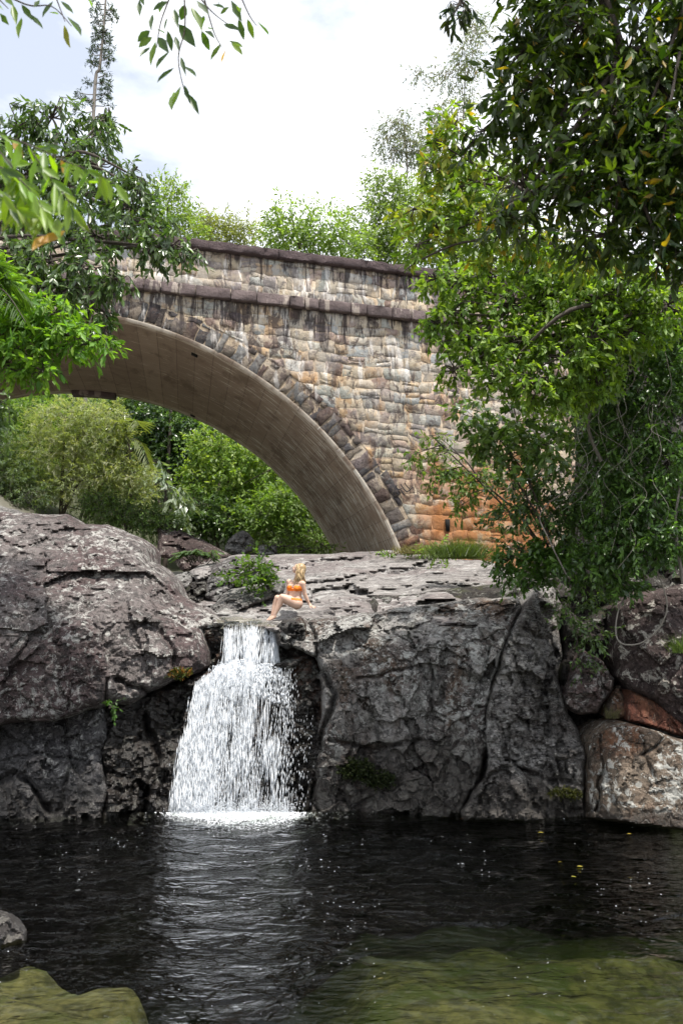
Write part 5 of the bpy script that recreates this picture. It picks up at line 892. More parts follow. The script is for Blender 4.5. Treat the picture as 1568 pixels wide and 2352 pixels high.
# --- overhanging branches close to the viewer, every leaf its own
def branch(lab, stems, leaves, mat, seed):
    """stems: lists of (x,y,Y); leaves: (x0,y0,x1,y1,width,Y,colour) from stalk to tip"""
    r = np.random.default_rng(seed); e = empty('leafy_branch', tuple(U(*stems[0][0])), label=lab, cat='branch', group='overhanging branches close by'); gg = Geo()
    for s in stems: p = smooth_curve([U(*q) for q in s], 6); gg.tube(p, np.linspace(0.0014 * s[0][2], 0.0005 * s[0][2], len(p)), 5)
    lv = Leaves()
    for (x0, y0, x1, y1, w, Y, c) in leaves:
        a, b = U(x0, y0, Y), U(x1, y1, Y + r.normal(0, 0.02) * Y); D = b - a; Ln = np.linalg.norm(D); N = np.array([r.normal(0, 0.35), -1, r.normal(0.25, 0.35)]); lv.add(a[None], D[None], N[None], Ln, 1.3 * w * pxm(Y), np.array(c))
    gg.obj('twig', bk_dark, e); build_leaves(lv, mat, e, 'foliage', single=len(leaves) + 5)
lf1 = leaf_mat('leaf_overhead', 0.5, 0.4, 0.5, (1.6, 1.7, 0.35))
gA, gB, gC, gD = (0.055, 0.105, 0.022), (0.12, 0.21, 0.03), (0.21, 0.31, 0.04), (0.45, 0.26, 0.05)
Z1 = 0.5005   # zoom sheet to picture units
def z1(x, y): return x * Z1, y * Z1
zl = [(640, 0, 640, 65, 24, gA), (700, 65, 690, 130, 22, gA), (745, 0, 730, 55, 30, gA), (770, 5, 700, 45, 26, gA), (800, 40, 815, 120, 26, gA), (690, 140, 628, 190, 34, gA), (715, 130, 760, 150, 20, gA), (700, 170, 632, 215, 34, gB), (770, 80, 750, 140, 30, gA), (770, 140, 790, 235, 26, gA), (690, 215, 640, 255, 22, gA), (715, 190, 688, 295, 26, gB), (725, 170, 770, 235, 36, gA), (775, 235, 712, 305, 34, gA), (805, 165, 820, 225, 20, gA), (820, 110, 895, 210, 46, gA), (850, 20, 830, 95, 34, gA), (880, 30, 930, 130, 34, gB), (900, 0, 960, 60, 30, gA), (935, 70, 925, 120, 22, gA), (925, 140, 962, 235, 30, gA), (940, 140, 980, 160, 18, gA), (955, 130, 980, 130, 24, gA), (975, 20, 1030, 30, 14, gA), (1010, 65, 1050, 30, 22, gB), (1060, 0, 1110, 95, 32, gA), (1025, 110, 1100, 135, 22, gA), (1095, 85, 1120, 185, 26, gA), (1085, 30, 1110, 40, 16, gB), (1135, 85, 1165, 180, 24, gB), (1180, 95, 1238, 155, 24, gA), (1050, 185, 1115, 210, 20, gB), (1060, 190, 1115, 250, 26, gC), (1015, 200, 962, 275, 28, gB), (1035, 230, 1015, 282, 18, gD), (830, 260, 850, 335, 18, gA), (840, 300, 902, 342, 26, gA), (800, 310, 716, 372, 30, gA), (830, 395, 770, 485, 40, gB), (845, 390, 870, 465, 20, gA), (865, 430, 912, 520, 26, gA), (800, 420, 790, 480, 22, gC), (1010, 0, 990, 40, 16, gA), (640, -30, 660, 20, 22, gA)]
branch('branch of slim green leaves hanging into the middle of the sky', [[(420, -60, 2.6), (425, 60, 2.6), (410, 130, 2.6), (420, 195, 2.6), (435, 235, 2.6)], [(420, -60, 2.6), (480, 20, 2.6), (530, 60, 2.6)], [(400, -30, 2.6), (370, 50, 2.6), (360, 110, 2.6)], [(470, 0, 2.6), (490, 70, 2.6), (510, 110, 2.6)], [(540, -40, 2.6), (570, 30, 2.6), (590, 60, 2.6)]],
       [(*z1(a, b), *z1(c, d), w * 0.52, 2.6, col) for a, b, c, d, w, col in zl], lf1, 401)
zl = [(0, 60, 40, 115, 26, gA), (-20, 0, 15, 50, 26, gB), (60, 20, 75, 105, 26, gB), (100, 80, 80, 165, 28, gB), (100, 20, 150, 90, 26, gA), (130, 60, 202, 128, 26, gA), (185, 0, 155, 30, 20, gA), (245, 5, 190, 75, 34, gA), (225, 55, 270, 60, 18, gB), (280, 5, 342, 60, 32, gA), (310, 75, 380, 145, 28, gA), (295, 115, 318, 218, 28, (0.20, 0.19, 0.03)), (410, -10, 425, 30, 20, gB), (20, -20, 60, 20, 24, gB)]
branch('small spray of green leaves in the top corner of the sky', [[(-40, -40, 2.8), (60, 10, 2.8), (120, 15, 2.8), (165, 60, 2.8)], [(-30, -30, 2.8), (20, 20, 2.8)], [(120, -30, 2.8), (150, 50, 2.8)]], [(*z1(a, b), *z1(c, d), w * 0.52, 2.8, col) for a, b, c, d, w, col in zl], lf1, 402)
# the blurred branch hanging close at the side
r = np.random.default_rng(405); lv = []
stA = [[(-60, 290, 1.9), (60, 330, 1.9), (150, 370, 1.9), (215, 395, 1.9), (265, 420, 1.9)], [(-50, 360, 1.85), (30, 400, 1.85), (80, 450, 1.85), (110, 500, 1.85)], [(-50, 300, 1.95), (10, 360, 1.95), (50, 420, 1.95), (60, 490, 1.95)], [(60, 330, 1.9), (110, 400, 1.9), (150, 450, 1.9), (170, 490, 1.9)], [(-60, 420, 1.8), (0, 440, 1.8), (40, 480, 1.8)]]
for s in stA:
    for t in np.linspace(0.12, 1, 26):
        i = t * (len(s) - 1); k = min(int(i), len(s) - 2); f = i - k; x = s[k][0] * (1 - f) + s[k + 1][0] * f; y = s[k][1] * (1 - f) + s[k + 1][1] * f; a = r.normal(1.25, 0.55) if r.random() < 0.8 else r.uniform(-0.4, 3.4); ln = r.uniform(38, 68)
        low = np.clip((y - 380) / 120, 0, 1); c = np.array((0.15, 0.26, 0.03)) * (1 - low) + np.array(gC) * low; c = c * r.uniform(0.75, 1.3)
        if r.random() < 0.025 + 0.02 * low: c = np.array(gD)
        if r.random() < 0.18 * (1 - low): c = np.array(gA)
        lv.append((x, y, x + math.cos(a) * ln, y + math.sin(a) * ln, r.uniform(12, 18), s[0][2] + r.normal(0, 0.08), tuple(c)))
for (x, y, X2, Y2) in ((150, 530, 90, 560), (130, 500, 135, 545), (90, 500, 55, 535), (110, 540, 75, 570)): lv.append((x, y, X2, Y2, 20, 1.85, gD if Y2 > 555 else gC))
branch('blurred branch of glowing yellow-green leaves hanging in front of the dense tree', stA, lv, lf1, 403)
# ================================================================ FALLING WATER
m = M('white_water'); b = m.bsdf(Base_Color=(0.80, 0.83, 0.87), Roughness=0.3, Specular_IOR_Level=0.5); t = m.n('ShaderNodeBsdfTranslucent', {'Color': (0.78, 0.82, 0.87)})
m_white = m.done(m.n('ShaderNodeMixShader', {0: 0.3, 1: b, 2: t}))
m = M('clear_film'); bmp = m.bump(m.noise(m.scale(m.pos.outputs['Position'], (9, 9, 3)), 2.0, 4, 0.6), 0.7, 0.04)
gl = m.n('ShaderNodeBsdfGlossy', {'Color': (1, 1, 1), 'Roughness': 0.05, 'Normal': bmp}); tr = m.n('ShaderNodeBsdfTransparent', {'Color': (0.93, 0.90, 0.80)})
m_film = m.done(m.n('ShaderNodeMixShader', {0: m.math('ADD', 0.12, m.n('ShaderNodeFresnel', {'IOR': 1.33, 'Normal': bmp})), 1: tr, 2: gl}))
r = np.random.default_rng(500)
def drops(P0, P1, w, col=None):
    """slender water beads between two points, w wide"""
    A = P1 - P0; n = len(P0); D = unit(A); S = unit(np.cross(D, np.array([0.1, 1, 0.05]))); N = np.cross(S, D); c = P0 + A * 0.6
    w = w[:, None] / 2
    V = np.stack([P0, c + S * w, c + N * w, c - S * w, c - N * w, P1], 1)
    F = np.array([(0, 2, 1), (0, 3, 2), (0, 4, 3), (0, 1, 4), (5, 1, 2), (5, 2, 3), (5, 3, 4), (5, 4, 1)])
    return V.reshape(-1, 3), (F[None] + np.arange(n)[:, None, None] * 6).reshape(-1, 3)
def fall(n, s_lo, s_hi, top, bot, y0, y1, ln, wd, dens, spread=0.0, jy=0.06):
    """n candidates; top/bot: functions of s -> (x, y, Y)"""
    s = r.uniform(s_lo, s_hi, n); q = r.uniform(0, 1, n) ** 0.9
    xt, yt, Yt = top(s); xb, yb, Yb = bot(s)
    k = r.random(n) < dens(s, q); s, q, xt, yt, Yt, xb, yb, Yb = [a[k] for a in (s, q, xt, yt, Yt, xb, yb, Yb)]; m_ = len(s)
    l = r.uniform(*ln, m_) * (0.6 + 0.6 * q); w = r.uniform(*wd, m_) * r.uniform(0.5, 1.2, m_)
    x = xt + (xb - xt) * (1 - (1 - q) ** 1.5) + r.normal(0, 2 + spread * q, m_); y = yt + (yb - yt) * q; Y = Yt + (Yb - Yt) * (1 - (1 - q) ** 1.7) + r.normal(0, jy, m_)
    sl = (xb - xt) / (yb - yt + 1e-6) * 0.5; y2 = np.minimum(y + l, yb + 4)
    return drops(U(x, y, Y), U(x + sl * l, y2, Y + 0.01), w * pxm(13.0))
e = empty('waterfall', tuple(U(535, 1862, 12.6)), label='white two-step waterfall dropping into the dark pool', cat='waterfall'); gg = Geo()
lip = lambda s: 1517 + 44 * np.clip(1 - s / 0.42, 0, 1) ** 1.5 + 20 * np.clip((s - 0.62) / 0.38, 0, 1) ** 1.3 + 5 * np.sin(s * 17) + 3 * np.sin(s * 41 + 1)
clump = lambda s, q, sc, sd: vnoise(np.c_[s * sc, q * 3.5, 0 * s + sd], 3)
# upper curtain
tp = lambda s: (514 + 122 * s, 1436 + 4 * np.sin(s * 9), 13.50 + 0 * s); bt = lambda s: (503 + 137 * s, 1524 + 0 * s, 13.32 + 0 * s)
V, F = fall(5200, 0, 1, tp, bt, 0, 1, (16, 50), (0.9, 2.6), lambda s, q: np.clip(0.62 + 0.9 * vnoise(np.c_[s * 14, 0 * s, 0 * s], 5) - 0.5 * ((s > 0.66) & (s < 0.76)), 0.06, 1), 0, 0.03); gg.add(V, None, F)
V, F = fall(520, 0.05, 1, lambda s: (514 + 122 * s, 1434 + 0 * s, 13.52 + 0 * s), bt, 0, 1, (50, 85), (0.8, 1.8), lambda s, q: np.clip(1.1 - 1.6 * q, 0, 1), 0, 0.02); gg.add(V, None, F)
# frothing middle ledge
V, F = fall(7000, 0, 1, lambda s: (490 + 160 * s, 1516 + 22 * np.abs(s - 0.45) + 6 * np.sin(s * 13), 13.18 + 0 * s), lambda s: (446 + 224 * s, 1600 + 14 * np.sin(s * 9), 13.0 + 0 * s), 0, 1, (5, 16), (1.8, 5.5), lambda s, q: np.clip(1.25 - 1.05 * np.abs(s - 0.40) * 2 - 0.5 * q + 0.5 * clump(s, q, 9, 2.), 0.06, 1), 6, 0.07); gg.add(V, None, F)
# lower curtain, dense on one side and breaking into drops on the other
tp = lambda s: (446 + 232 * s, lip(s), 13.02 + 0 * s); bt = lambda s: (398 + 252 * s, 1866 + 0 * s, 12.50 + 0.05 * s)
dn = lambda s, q: np.clip((0.82 - 0.66 * np.clip((s - 0.48) / 0.18, 0, 1) - 0.28 * q * (s > 0.25)) + 0.8 * clump(s, q, 11, 1.0) + 0.6 * vnoise(np.c_[s * 22, q * 0.9, 0 * s], 8), 0.02, 1)
V, F = fall(14500, 0, 1, tp, bt, 0, 1, (14, 54), (0.8, 2.4), dn, 5, 0.07); gg.add(V, None, F)
V, F = fall(12000, 0, 1.05, tp, bt, 0, 1, (7, 18), (0.7, 1.7), lambda s, q: np.clip(0.34 - 0.14 * (s > 0.6) + 0.22 * q + 0.6 * clump(s, q, 9, 4.0), 0.05, 1), 9, 0.10); gg.add(V, None, F)
V, F = fall(1300, 0.02, 0.8, tp, bt, 0, 1, (40, 95), (0.9, 2.2), lambda s, q: np.clip(1 - q + 0.5 * clump(s, q, 14, 7.), 0.05, 1), 3, 0.04); gg.add(V, None, F)
V, F = fall(240, 0.0, 1, lambda s: (690 + 30 * s, 1640 + 0 * s, 12.8 + 0 * s), lambda s: (665 + 40 * s, 1860 + 0 * s, 12.55 + 0 * s), 0, 1, (5, 14), (0.8, 1.6), lambda s, q: 0.5 + 0 * s, 8, 0.05); gg.add(V, None, F)
gg.obj('falling_water', m_white, e, kind='stuff')
# thin torn veils of water among the drops
m = M('water_veil'); A = m.attr('flow', 1); dv = m.sep(A, 2)
st_ = m.noise(m.scale(A, (36, 1.3, 1)), 1.0, 5, 0.7, 0.25); s2 = m.noise(m.scale(A, (9, 5, 1)), 1.0, 5, 0.7, 0.4)
al_ = m.math('MULTIPLY', m.step(m.math('ADD', m.math('MULTIPLY', st_, 0.6), m.math('MULTIPLY', s2, 0.4)), m.math('SUBTRACT', 0.66, m.math('MULTIPLY', dv, 0.24)), m.math('SUBTRACT', 0.84, m.math('MULTIPLY', dv, 0.24))), 0.85)
b = m.bsdf(Base_Color=(0.80, 0.83, 0.87), Roughness=0.35); tl_ = m.n('ShaderNodeBsdfTranslucent', {'Color': (0.78, 0.82, 0.87)}); tr = m.n('ShaderNodeBsdfTransparent')
m_veil = m.done(m.n('ShaderNodeMixShader', {0: al_, 1: tr, 2: m.n('ShaderNodeMixShader', {0: 0.3, 1: b, 2: tl_})}))
def veil(tp, bt, dens, off, nu=70, nv_=50, bow=1.6):
    s, q = np.meshgrid(np.linspace(0, 1, nu), np.linspace(0, 1, nv_)); s, q = s.ravel(), q.ravel(); xt, yt, Yt = tp(s); xb, yb, Yb = bt(s)
    x = xt + (xb - xt) * (1 - (1 - q) ** 1.5); y = yt + (yb - yt) * q; Y = Yt + (Yb - Yt) * (1 - (1 - q) ** bow) + off + 0.05 * fbm(np.c_[s * 7, q * 2, 0 * s + off], 1, 3, 3); i = np.arange(nu * nv_).reshape(nv_, nu)
    mobj('water_veil', U(x, y, Y), np.stack([i[:-1, :-1], i[1:, :-1], i[1:, 1:], i[:-1, 1:]], -1).reshape(-1, 4), m_veil, e, smooth=True, uv=np.c_[s + off * 3, q, np.clip(dens(s, q), 0, 1)])
edge_ = lambda s: np.clip(np.minimum(s, 1 - s) / 0.06, 0, 1)
veil(lambda s: (512 + 124 * s, 1431 + 4 * np.sin(s * 9), 13.46 + 0 * s), lambda s: (503 + 137 * s, 1535 + 0 * s, 13.28 + 0 * s), lambda s, q: (0.75 - 0.6 * ((s > 0.66) & (s < 0.76))) * edge_(s), 0.0)
for off in (0.03, -0.06):
    veil(lambda s: (446 + 232 * s, lip(s) - 2, 13.02 + 0 * s), lambda s: (398 + 252 * s, 1866 + 0 * s, 12.52 + 0.05 * s), lambda s, q: (0.98 - 0.5 * q - 0.65 * np.clip((s - 0.52) / 0.14, 0, 1) * (0.4 + 0.6 * q)) * edge_(s) * np.clip(q / 0.03 + 0.15, 0, 1) + 0.3 * np.exp(-((q - 0.09) / 0.08) ** 2) * (s < 0.62), off)
# thin moving water on the lip and on the ledges
def sheet(name, poly, ctrl, mat, step=3, seed=1):
    poly = np.array(poly, float); x0, y0 = poly.min(0); x1, y1 = poly.max(0); gx = np.arange(x0, x1 + step, step); gy = np.arange(y0, y1 + step, step); X, Y_ = np.meshgrid(gx, gy); nx = len(gx); ny = len(gy)
    ins = inside(X.ravel(), Y_.ravel(), poly).reshape(ny, nx); cell = ins[:-1, :-1] & ins[1:, :-1] & ins[:-1, 1:] & ins[1:, 1:]; idx = np.arange(nx * ny).reshape(ny, nx)
    Q = np.stack([idx[:-1, :-1], idx[1:, :-1], idx[1:, 1:], idx[:-1, 1:]], -1)[cell]; used = np.unique(Q); rem = -np.ones(nx * ny, int); rem[used] = np.arange(len(used))
    x, y = X.ravel()[used], Y_.ravel()[used]; P = U(x, y, tps(ctrl)(x, y)); P[:, 2] += 0.012 * fbm(P, 5, 3, seed); return P, rem[Q]
P, Q = sheet('s', [(506, 1414), (560, 1417), (612, 1424), (640, 1432), (634, 1439), (600, 1441), (520, 1438), (500, 1432), (478, 1446), (474, 1436)], [(510, 1416, 13.9), (640, 1430, 13.45), (600, 1448, 13.38), (500, 1440, 13.45), (560, 1430, 13.6)], m_film)
tag(ob('stream_water', np_mesh('stream_water', P, Q, m_film, smooth=True)), kind='structure')
# foam where the water lands, spray, white flecks for drifting bubbles and painted glints
def dome(P, rx, ry, h, rot):
    n = len(P); a = np.arange(6) / 6 * 2 * np.pi; ca, sa = np.cos(rot)[:, None], np.sin(rot)[:, None]; jr = r.uniform(0.7, 1.2, (n, 6)); X = rx[:, None] * np.cos(a) * jr; Yy = ry[:, None] * np.sin(a) * jr
    ring = np.stack([P[:, :1] + X * ca - Yy * sa, P[:, 1:2] + X * sa + Yy * ca, np.broadcast_to(P[:, 2:3], X.shape)], -1); mid = np.stack([P[:, :1] + (X * ca - Yy * sa) * 0.6, P[:, 1:2] + (X * sa + Yy * ca) * 0.6, P[:, 2:3] + h[:, None] * 0.8 + 0 * X], -1); top = P + np.c_[0 * h, 0 * h, h]
    V = np.concatenate([ring, mid, top[:, None]], 1); F = []
    for i in range(6): j = (i + 1) % 6; F += [(i, j, 6 + j), (i, 6 + j, 6 + i), (6 + i, 6 + j, 12)]
    return V.reshape(-1, 3), (np.array(F)[None] + np.arange(n)[:, None, None] * 13).reshape(-1, 3)
gg = Geo(); n = 4600
x = np.where(r.random(n) < 0.72, r.uniform(396, 690, n) + r.normal(0, 16, n), r.normal(580, 85, n)); y = 1866 + np.abs(r.normal(0, 10, n)) * (0.55 + 1.7 * np.exp(-((x - 580) / 95) ** 2)) + (r.random(n) < 0.22) * np.abs(r.normal(0, 17, n)); P = on_z(x, y, 0.0); P[:, 2] += 0.002
s_ = r.uniform(0.006, 0.026, n) * np.exp(-((y - 1866) / 26)) * np.clip(1.2 - np.abs(x - 545) / 230, 0.25, 1); V, F = dome(P, s_ * 1.3, s_, s_ * r.uniform(0.4, 1.3, n), r.uniform(0, 6, n)); gg.add(V, None, F)
n = 2600; x = r.uniform(402, 668, n) + r.normal(0, 12, n); P = U(x, 1866 - np.abs(r.normal(0, 15, n)), 12.42 + r.normal(0, 0.10, n)); V, F = drops(P, P + np.c_[r.normal(0, 0.01, n), 0 * x, r.uniform(-0.03, 0.03, n)], r.uniform(0.004, 0.014, n)); gg.add(V, None, F)
gg.obj('foam', m_white, kind='stuff')
gg = Geo(); n = 900; t = r.random(n) ** 0.8; ang = r.normal(-1.35, 0.62, n); d = 0.35 + 6.3 * t
P = np.c_[-1.75 + d * np.cos(ang), 12.3 + d * np.sin(ang), np.full(n, 0.008)]; k = (P[:, 1] > 6.3) & (np.abs(P[:, 0]) < 6); P = P[k]; P = P[fbm(P * np.array([1, 0.7, 1]), 1.3, 3, 77) + 0.25 * r.random(len(P)) > 0.25]; n = len(P)
s_ = r.uniform(0.002, 0.008, n) * (1 + 0.5 * (r.random(n) < 0.06)); s_ *= np.clip(P[:, 1] / 12, 0.5, 1); V, F = dome(P, s_ * 1.5, s_, s_ * 0.5, r.uniform(-0.3, 0.3, n)); gg.add(V, None, F)
gg.obj('bubble_glint_fleck', m_white, kind='stuff')
# a few fallen leaves afloat
lmf = leaf_mat('leaf_fallen', 0.1, 0.5, 0.4)
for k, (x, y, c, dsc) in enumerate(((985, 1866, (0.55, 0.40, 0.05), 'bright yellow leaf afloat beside the foot of the leaning slab'), (1025, 1876, (0.62, 0.45, 0.05), 'plump yellow leaf afloat between two paler ones'), (1005, 1868, (0.40, 0.33, 0.10), 'pale straw leaf afloat near the rock foot'), (1068, 1880, (0.32, 0.13, 0.05), 'reddish-brown leaf afloat off the slab'), (1045, 1868, (0.42, 0.34, 0.12), 'slender tan leaf afloat against the slab'), (1248, 1912, (0.35, 0.28, 0.05), 'small olive leaf afloat in midpool shade'), (1280, 1980, (0.42, 0.32, 0.06), 'small yellow leaf drifting below the block'), (1338, 1990, (0.36, 0.30, 0.05), 'green-yellow leaf drifting by itself'), (1310, 2012, (0.38, 0.34, 0.06), 'thin curled leaf afloat in dark water'), (1450, 1915, (0.5, 0.36, 0.06), 'yellow leaf afloat under the lichen block'), (865, 2248, (0.10, 0.08, 0.02), 'dark leaf drifting in the shallows'))):
    p = on_z(x, y, 0.012); o = ob('fallen_leaf', leaf_obj_mesh(0.42, c, lmf), label=dsc, cat='leaf', group='leaves afloat on the pool'); sc = r.uniform(0.05, 0.085); o.location = p; o.scale = (sc,) * 3; o.rotation_euler = (r.normal(0, 0.1), r.normal(0, 0.1), r.uniform(-0.6, 0.6) + (math.pi if k % 2 else 0))

# ================================================================ SEATED WOMAN
WY = 14.0
def Wp(zx, zy, dY=0.0): return U(564.5 + 0.14 * np.asarray(zx, float), 1241.9 + 0.14 * np.asarray(zy, float), WY) + np.array([0, 1.0, 0]) * np.asarray(dY, float)[..., None]
def capsule(a, ra, b_, rb, sides=14, flat=None):
    a, b_ = np.array(a), np.array(b_); ax = b_ - a; L_ = np.linalg.norm(ax) + 1e-6; ax = ax / L_; pr = []
    for t in np.linspace(-np.pi / 2, 0, 6): pr.append((ra * math.sin(t), ra * math.cos(t)))
    for t in np.linspace(0, np.pi / 2, 6): pr.append((L_ + rb * math.sin(t), rb * math.cos(t)))
    pr = np.array(pr); pr[:, 1] = np.maximum(pr[:, 1], 1e-4); ref = np.array([0, 1.0, 0.1]); S = unit(np.cross(ax, ref)); N = np.cross(ax, S); th = np.arange(sides) / sides * 2 * np.pi
    V = a + ax * pr[:, None, :1] + pr[:, None, 1:] * (np.cos(th)[None, :, None] * S + np.sin(th)[None, :, None] * N); n = len(pr)
    i = np.arange(n - 1)[:, None] * sides; j = np.arange(sides)[None]; j2 = (j + 1) % sides; Q = np.stack([i + j, i + j2, i + sides + j2, i + sides + j], -1).reshape(-1, 4)
    return V.reshape(-1, 3), np.concatenate([Q]), np.array([[*range(sides)][::-1]]), np.array([[*range((n - 1) * sides, n * sides)]])
def W3(t): return Wp(t[0], t[1], t[2])
BODY = [  # (from, radius, to, radius)
 ((745, 765, 0.07), .082, (880, 775, -0.07), .084), ((738, 700, 0.09), .058, (905, 705, -0.09), .060), ((765, 900, 0.05), .072, (848, 902, -0.05), .074),
 ((775, 780, 0.04), .080, (775, 900, 0.04), .070), ((855, 780, -0.05), .085, (845, 900, -0.04), .073), ((770, 900, 0.03), .072, (800, 1015, 0.06), .095), ((845, 900, -0.04), .074, (848, 1025, -0.06), .098),
 ((795, 1020, 0.08), .098, (848, 1030, -0.08), .100), ((855, 1052, -0.07), .080, (830, 1056, 0.06), .080),
 ((728, 772, 0.00), .046, (748, 760, 0.03), .05), ((838, 788, -0.125), .048, (860, 770, -0.08), .055),
 ((845, 1032, -0.08), .098, (720, 975, -0.09), .082), ((720, 975, -0.09), .082, (602, 924, -0.10), .055), ((800, 1020, 0.08), .092, (640, 965, 0.06), .074), ((640, 965, 0.06), .074, (512, 936, 0.05), .052),
 ((602, 926, -0.10), .054, (560, 1035, -0.075), .056), ((560, 1035, -0.075), .056, (482, 1212, -0.08), .031), ((512, 938, 0.05), .051, (480, 1045, 0.07), .053), ((480, 1045, 0.07), .053, (432, 1212, 0.05), .030),
 ((484, 1236, -0.075), .031, (440, 1275, -0.09), .028), ((440, 1275, -0.09), .028, (408, 1294, -0.10), .020), ((436, 1236, 0.05), .030, (388, 1278, 0.04), .027), ((388, 1278, 0.04), .027, (358, 1296, 0.03), .018),
 ((942, 712, -0.125), .050, (952, 790, -0.12), .040), ((952, 790, -0.12), .040, (968, 870, -0.10), .034), ((968, 870, -0.10), .036, (1000, 950, -0.08), .033), ((1000, 950, -0.08), .033, (1040, 1032, -0.06), .023), ((1040, 1032, -0.06), .023, (1066, 1066, -0.06), .027),
 ((702, 668, 0.13), .048, (686, 790, 0.15), .037), ((686, 790, 0.15), .036, (672, 890, 0.10), .028), ((672, 890, 0.10), .028, (668, 960, 0.10), .024),
 ((905, 700, -0.09), .055, (942, 712, -0.125), .05), ((738, 690, 0.09), .052, (702, 668, 0.13), .048), ((820, 690, 0.0), .062, (830, 640, 0.0), .050), ((828, 650, 0.0), .047, (848, 555, 0.0), .046),
 ((885, 462, 0.0), .086, (870, 470, 0.0), .084), ((850, 470, 0.0), .074, (812, 482, 0.0), .052), ((840, 430, 0.0), .055, (825, 440, 0.0), .045), ((812, 500, 0.0), .042, (786, 504, 0.0), .020), ((800, 446, 0.0), .020, (772, 440, 0.0), .011), ((782, 472, -0.012), .012, (782, 472, 0.012), .012), ((784, 484, -0.012), .012, (784, 484, 0.012), .012),
 ((838, 468, -0.055), .022, (850, 500, -0.05), .018), ((888, 482, -0.086), .016, (892, 505, -0.084), .010)]
for k in range(5):   # toes and fingers
    BODY.append(((408 + 3 * k, 1293 + 1 * k, -0.115 + 0.014 * k), .0095, (385 + 5 * k - (6 if k == 0 else 0), 1303 + 1 * k, -0.118 + 0.015 * k), .0075)); BODY.append(((358 + 3 * k, 1296 + 1 * k, 0.005 + 0.014 * k), .0095, (338 + 5 * k, 1305 + 1 * k, 0.002 + 0.015 * k), .0075))
for k, (dx, dz, L_) in enumerate(((62, 48, 0), (80, 40, 0.016), (86, 30, 0.034), (78, 18, 0.052))):
    BODY.append(((1072, 1072, -0.085 + 0.016 * k), .0105, (1066 + dx * 0.55, 1066 + dz * 0.65, -0.088 + 0.022 * k), .0095)); BODY.append(((1066 + dx * 0.55, 1066 + dz * 0.65, -0.088 + 0.022 * k), .0095, (1066 + dx, 1066 + dz, -0.09 + 0.026 * k), .007))
BODY.append(((1056, 1062, -0.09), .012, (1062, 1098, -0.115), .010)); BODY.append(((1062, 1098, -0.115), .010, (1076, 1116, -0.13), .0075))
gv = []; gq = []; gn = []; cnt = 0
for a, ra, b_, rb in BODY:
    V, Q, c0, c1 = capsule(W3(a), ra, W3(b_), rb); gv.append(V); gq.append(Q + cnt); gn += [c0 + cnt, c1 + cnt]; cnt += len(V)
tmp = bpy.data.objects.new('tmp_body', np_mesh('tmp_body', np.concatenate(gv), [np.concatenate(gq)] + gn)); scene.collection.objects.link(tmp)
md = tmp.modifiers.new('r', 'REMESH'); md.mode = 'VOXEL'; md.voxel_size = 0.0075
md = tmp.modifiers.new('s', 'SMOOTH'); md.factor = 0.5; md.iterations = 5
dg = bpy.context.evaluated_depsgraph_get(); ev = tmp.evaluated_get(dg); em = ev.to_mesh(); nv = len(em.vertices); BV = np.empty(nv * 3); em.vertices.foreach_get('co', BV); BV = BV.reshape(-1, 3); BN = np.empty(nv * 3); em.vertex_normals.foreach_get('vector', BN); BN = BN.reshape(-1, 3)
BQ = np.array([tuple(p.vertices) for p in em.polygons if len(p.vertices) == 4]); BT = np.array([tuple(p.vertices) for p in em.polygons if len(p.vertices) == 3]).reshape(-1, 3); ev.to_mesh_clear(); bpy.data.objects.remove(tmp)
m = M('skin'); P = m.pos.outputs['Position']; c = m.mix(m.noise(P, 14, 4), (0.56, 0.36, 0.27), (0.66, 0.45, 0.35)); m_skin = m.done(m.bsdf(Base_Color=c, Roughness=0.5, Specular_IOR_Level=0.35, Subsurface_Weight=0.12, Subsurface_Radius=(0.02, 0.008, 0.004), Subsurface_Scale=0.5))
m_bik = plain('orange_fabric', (0.80, 0.20, 0.02), 0.7, 0.2, 200, 0.1)
woman = empty('person', tuple(W3((850, 1115, 0))), label='woman in an orange bikini seated on the rock with her face tilted up', cat='person')
mobj('body', BV, [f for f in (BQ, BT) if len(f)], m_skin, woman, smooth=True)
def zoomxy(V): d = V - np.array([0, 0, CAMZ]); w = d[:, 1] * CP + d[:, 2] * SP; v = -d[:, 1] * SP + d[:, 2] * CP; return (784 + FPX * d[:, 0] / w - 564.5) / 0.14, (1176 - FPX * v / w - 1241.9) / 0.14
zx, zy = zoomxy(BV); dYv = BV[:, 1] - WY
def shell(name, sel, off, mat, label=None):
    q = BQ[sel[BQ].all(1)]; used = np.unique(q); rem = -np.ones(nv, int); rem[used] = np.arange(len(used)); k = len(used); Vo = BV[used] + BN[used] * off; Vi = BV[used] - BN[used] * 0.004; Q = rem[q]
    E = np.concatenate([Q[:, [0, 1]], Q[:, [1, 2]], Q[:, [2, 3]], Q[:, [3, 0]]]); key = np.sort(E, 1); kk = key[:, 0] * k + key[:, 1]; _, inv, c_ = np.unique(kk, return_inverse=True, return_counts=True); be = E[c_[inv] == 1]
    mobj(name, np.concatenate([Vo, Vi]), np.concatenate([Q, Q[:, ::-1] + k, np.stack([be[:, 0], be[:, 0] + k, be[:, 1] + k, be[:, 1]], -1)[:, ::-1]]), mat, woman, smooth=True)
cx = 810 + 0 * zx; band = (zy > 776 - 0.03 * (zx - 740)) & (zy < 822) & (zx > 672) & (zx < 935) & ~((zx < 700) & (dYv > 0.115))
cup1 = ((zx - 728) / 56) ** 2 + ((zy - 780) / 48) ** 2 < 1; cup2 = ((zx - 845) / 76) ** 2 + ((zy - 782) / 50) ** 2 < 1; vgap = (np.abs(zx - 775) < 16) & (zy < 788)
armN = (zx > 925) & (zy < 1000); armF = (zx < 705) & (dYv > 0.09)
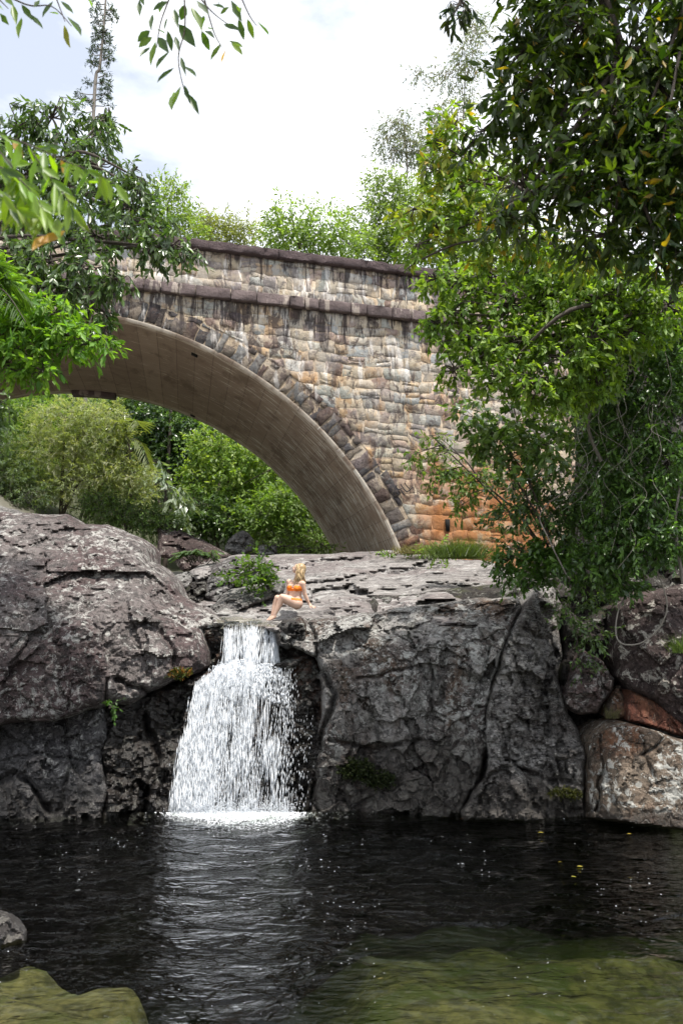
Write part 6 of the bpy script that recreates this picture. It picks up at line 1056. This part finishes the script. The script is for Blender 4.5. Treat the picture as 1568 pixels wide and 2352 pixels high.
shell('bikini_top', ((band | (cup1 & (dYv < 0.08)) | (cup2 & (dYv < 0.02))) & ~vgap & ~armN & ~armF) & (zy > 735) & (zy < 826), 0.006, m_bik)
lo = 940 + 0.10 * (zx - 790); shell('bikini_bottom', (zx > 740) & (zx < 915) & (zy > lo) & (zy < lo + 34 + 60 * np.clip((dYv - 0.02) / 0.1, 0, 1)), 0.006, m_bik)
mobj('bikini_knot', *(lambda V, Q, a, b: (V, [Q, a, b]))(*capsule(W3((764, 795, -0.075)), 0.012, W3((788, 800, -0.085)), 0.012)), m_bik, woman, smooth=True)
m = M('blonde_hair'); t = m.attr('tint'); m_hair = m.done(m.bsdf(Base_Color=t, Roughness=0.42, Specular_IOR_Level=0.5))
gg = Geo(); r = np.random.default_rng(520)
for k in range(230):
    a = r.uniform(0, 1); sx = 835 + 130 * a + r.normal(0, 8); sy = 398 + 90 * (a - 0.25) ** 2 + 30 * a + r.normal(0, 6); dy = r.uniform(-0.10, 0.09); ex = 790 + 165 * r.beta(1.6, 1.2) + r.normal(0, 6); ey = r.uniform(660, 805) - 40 * (ex < 820); ph_ = r.uniform(0, 6); am = r.uniform(7, 20)
    side = -0.085 if dy < 0 else 0.07; pts = [W3((sx, sy, dy * 0.75))]
    for q in np.linspace(0.12, 1, 11): pts.append(W3((sx + (max(ex, 850 + 60 * a) - sx) * min(1, q * 1.5) + (ex - max(ex, 850 + 60 * a)) * q ** 2 + am * q * math.sin(ph_ + q * 11), sy + (ey - sy) * q, dy * (0.75 + 0.4 * math.sin(q * 3)) + side * 0.35 * q + 0.012 * math.sin(ph_ + q * 9))))
    c = np.array((0.46, 0.33, 0.18)) * r.uniform(0.4, 1.5); gg.tube(smooth_curve(pts, 2), np.interp(np.linspace(0, 1, 23), [0, 0.3, 0.9, 1], [0.008, 0.009, 0.007, 0.002]), 5, c)
V, Q, a_, b_ = capsule(W3((905, 452, 0.0)), .090, W3((893, 450, 0.0)), .088); gg.add(V, Q, None, (0.36, 0.25, 0.13))
gg.obj('hair', m_hair, woman)
m_eye = plain('closed_lash', (0.10, 0.055, 0.04), 0.8); m_lip = plain('lip', (0.50, 0.20, 0.16), 0.5, 0.1)
for dy in (-0.036, 0.036):
    V, Q, a_, b_ = capsule(W3((806, 446, dy - 0.009)), .0055, W3((811, 450, dy + 0.009)), .0045, 8); mobj('eye', V, [Q, a_, b_], m_eye, woman, smooth=True)
V, Q, a_, b_ = capsule(W3((773, 478, -0.018)), .0075, W3((773, 478, 0.018)), .0075, 8); mobj('mouth', V, [Q, a_, b_], m_lip, woman, smooth=True)
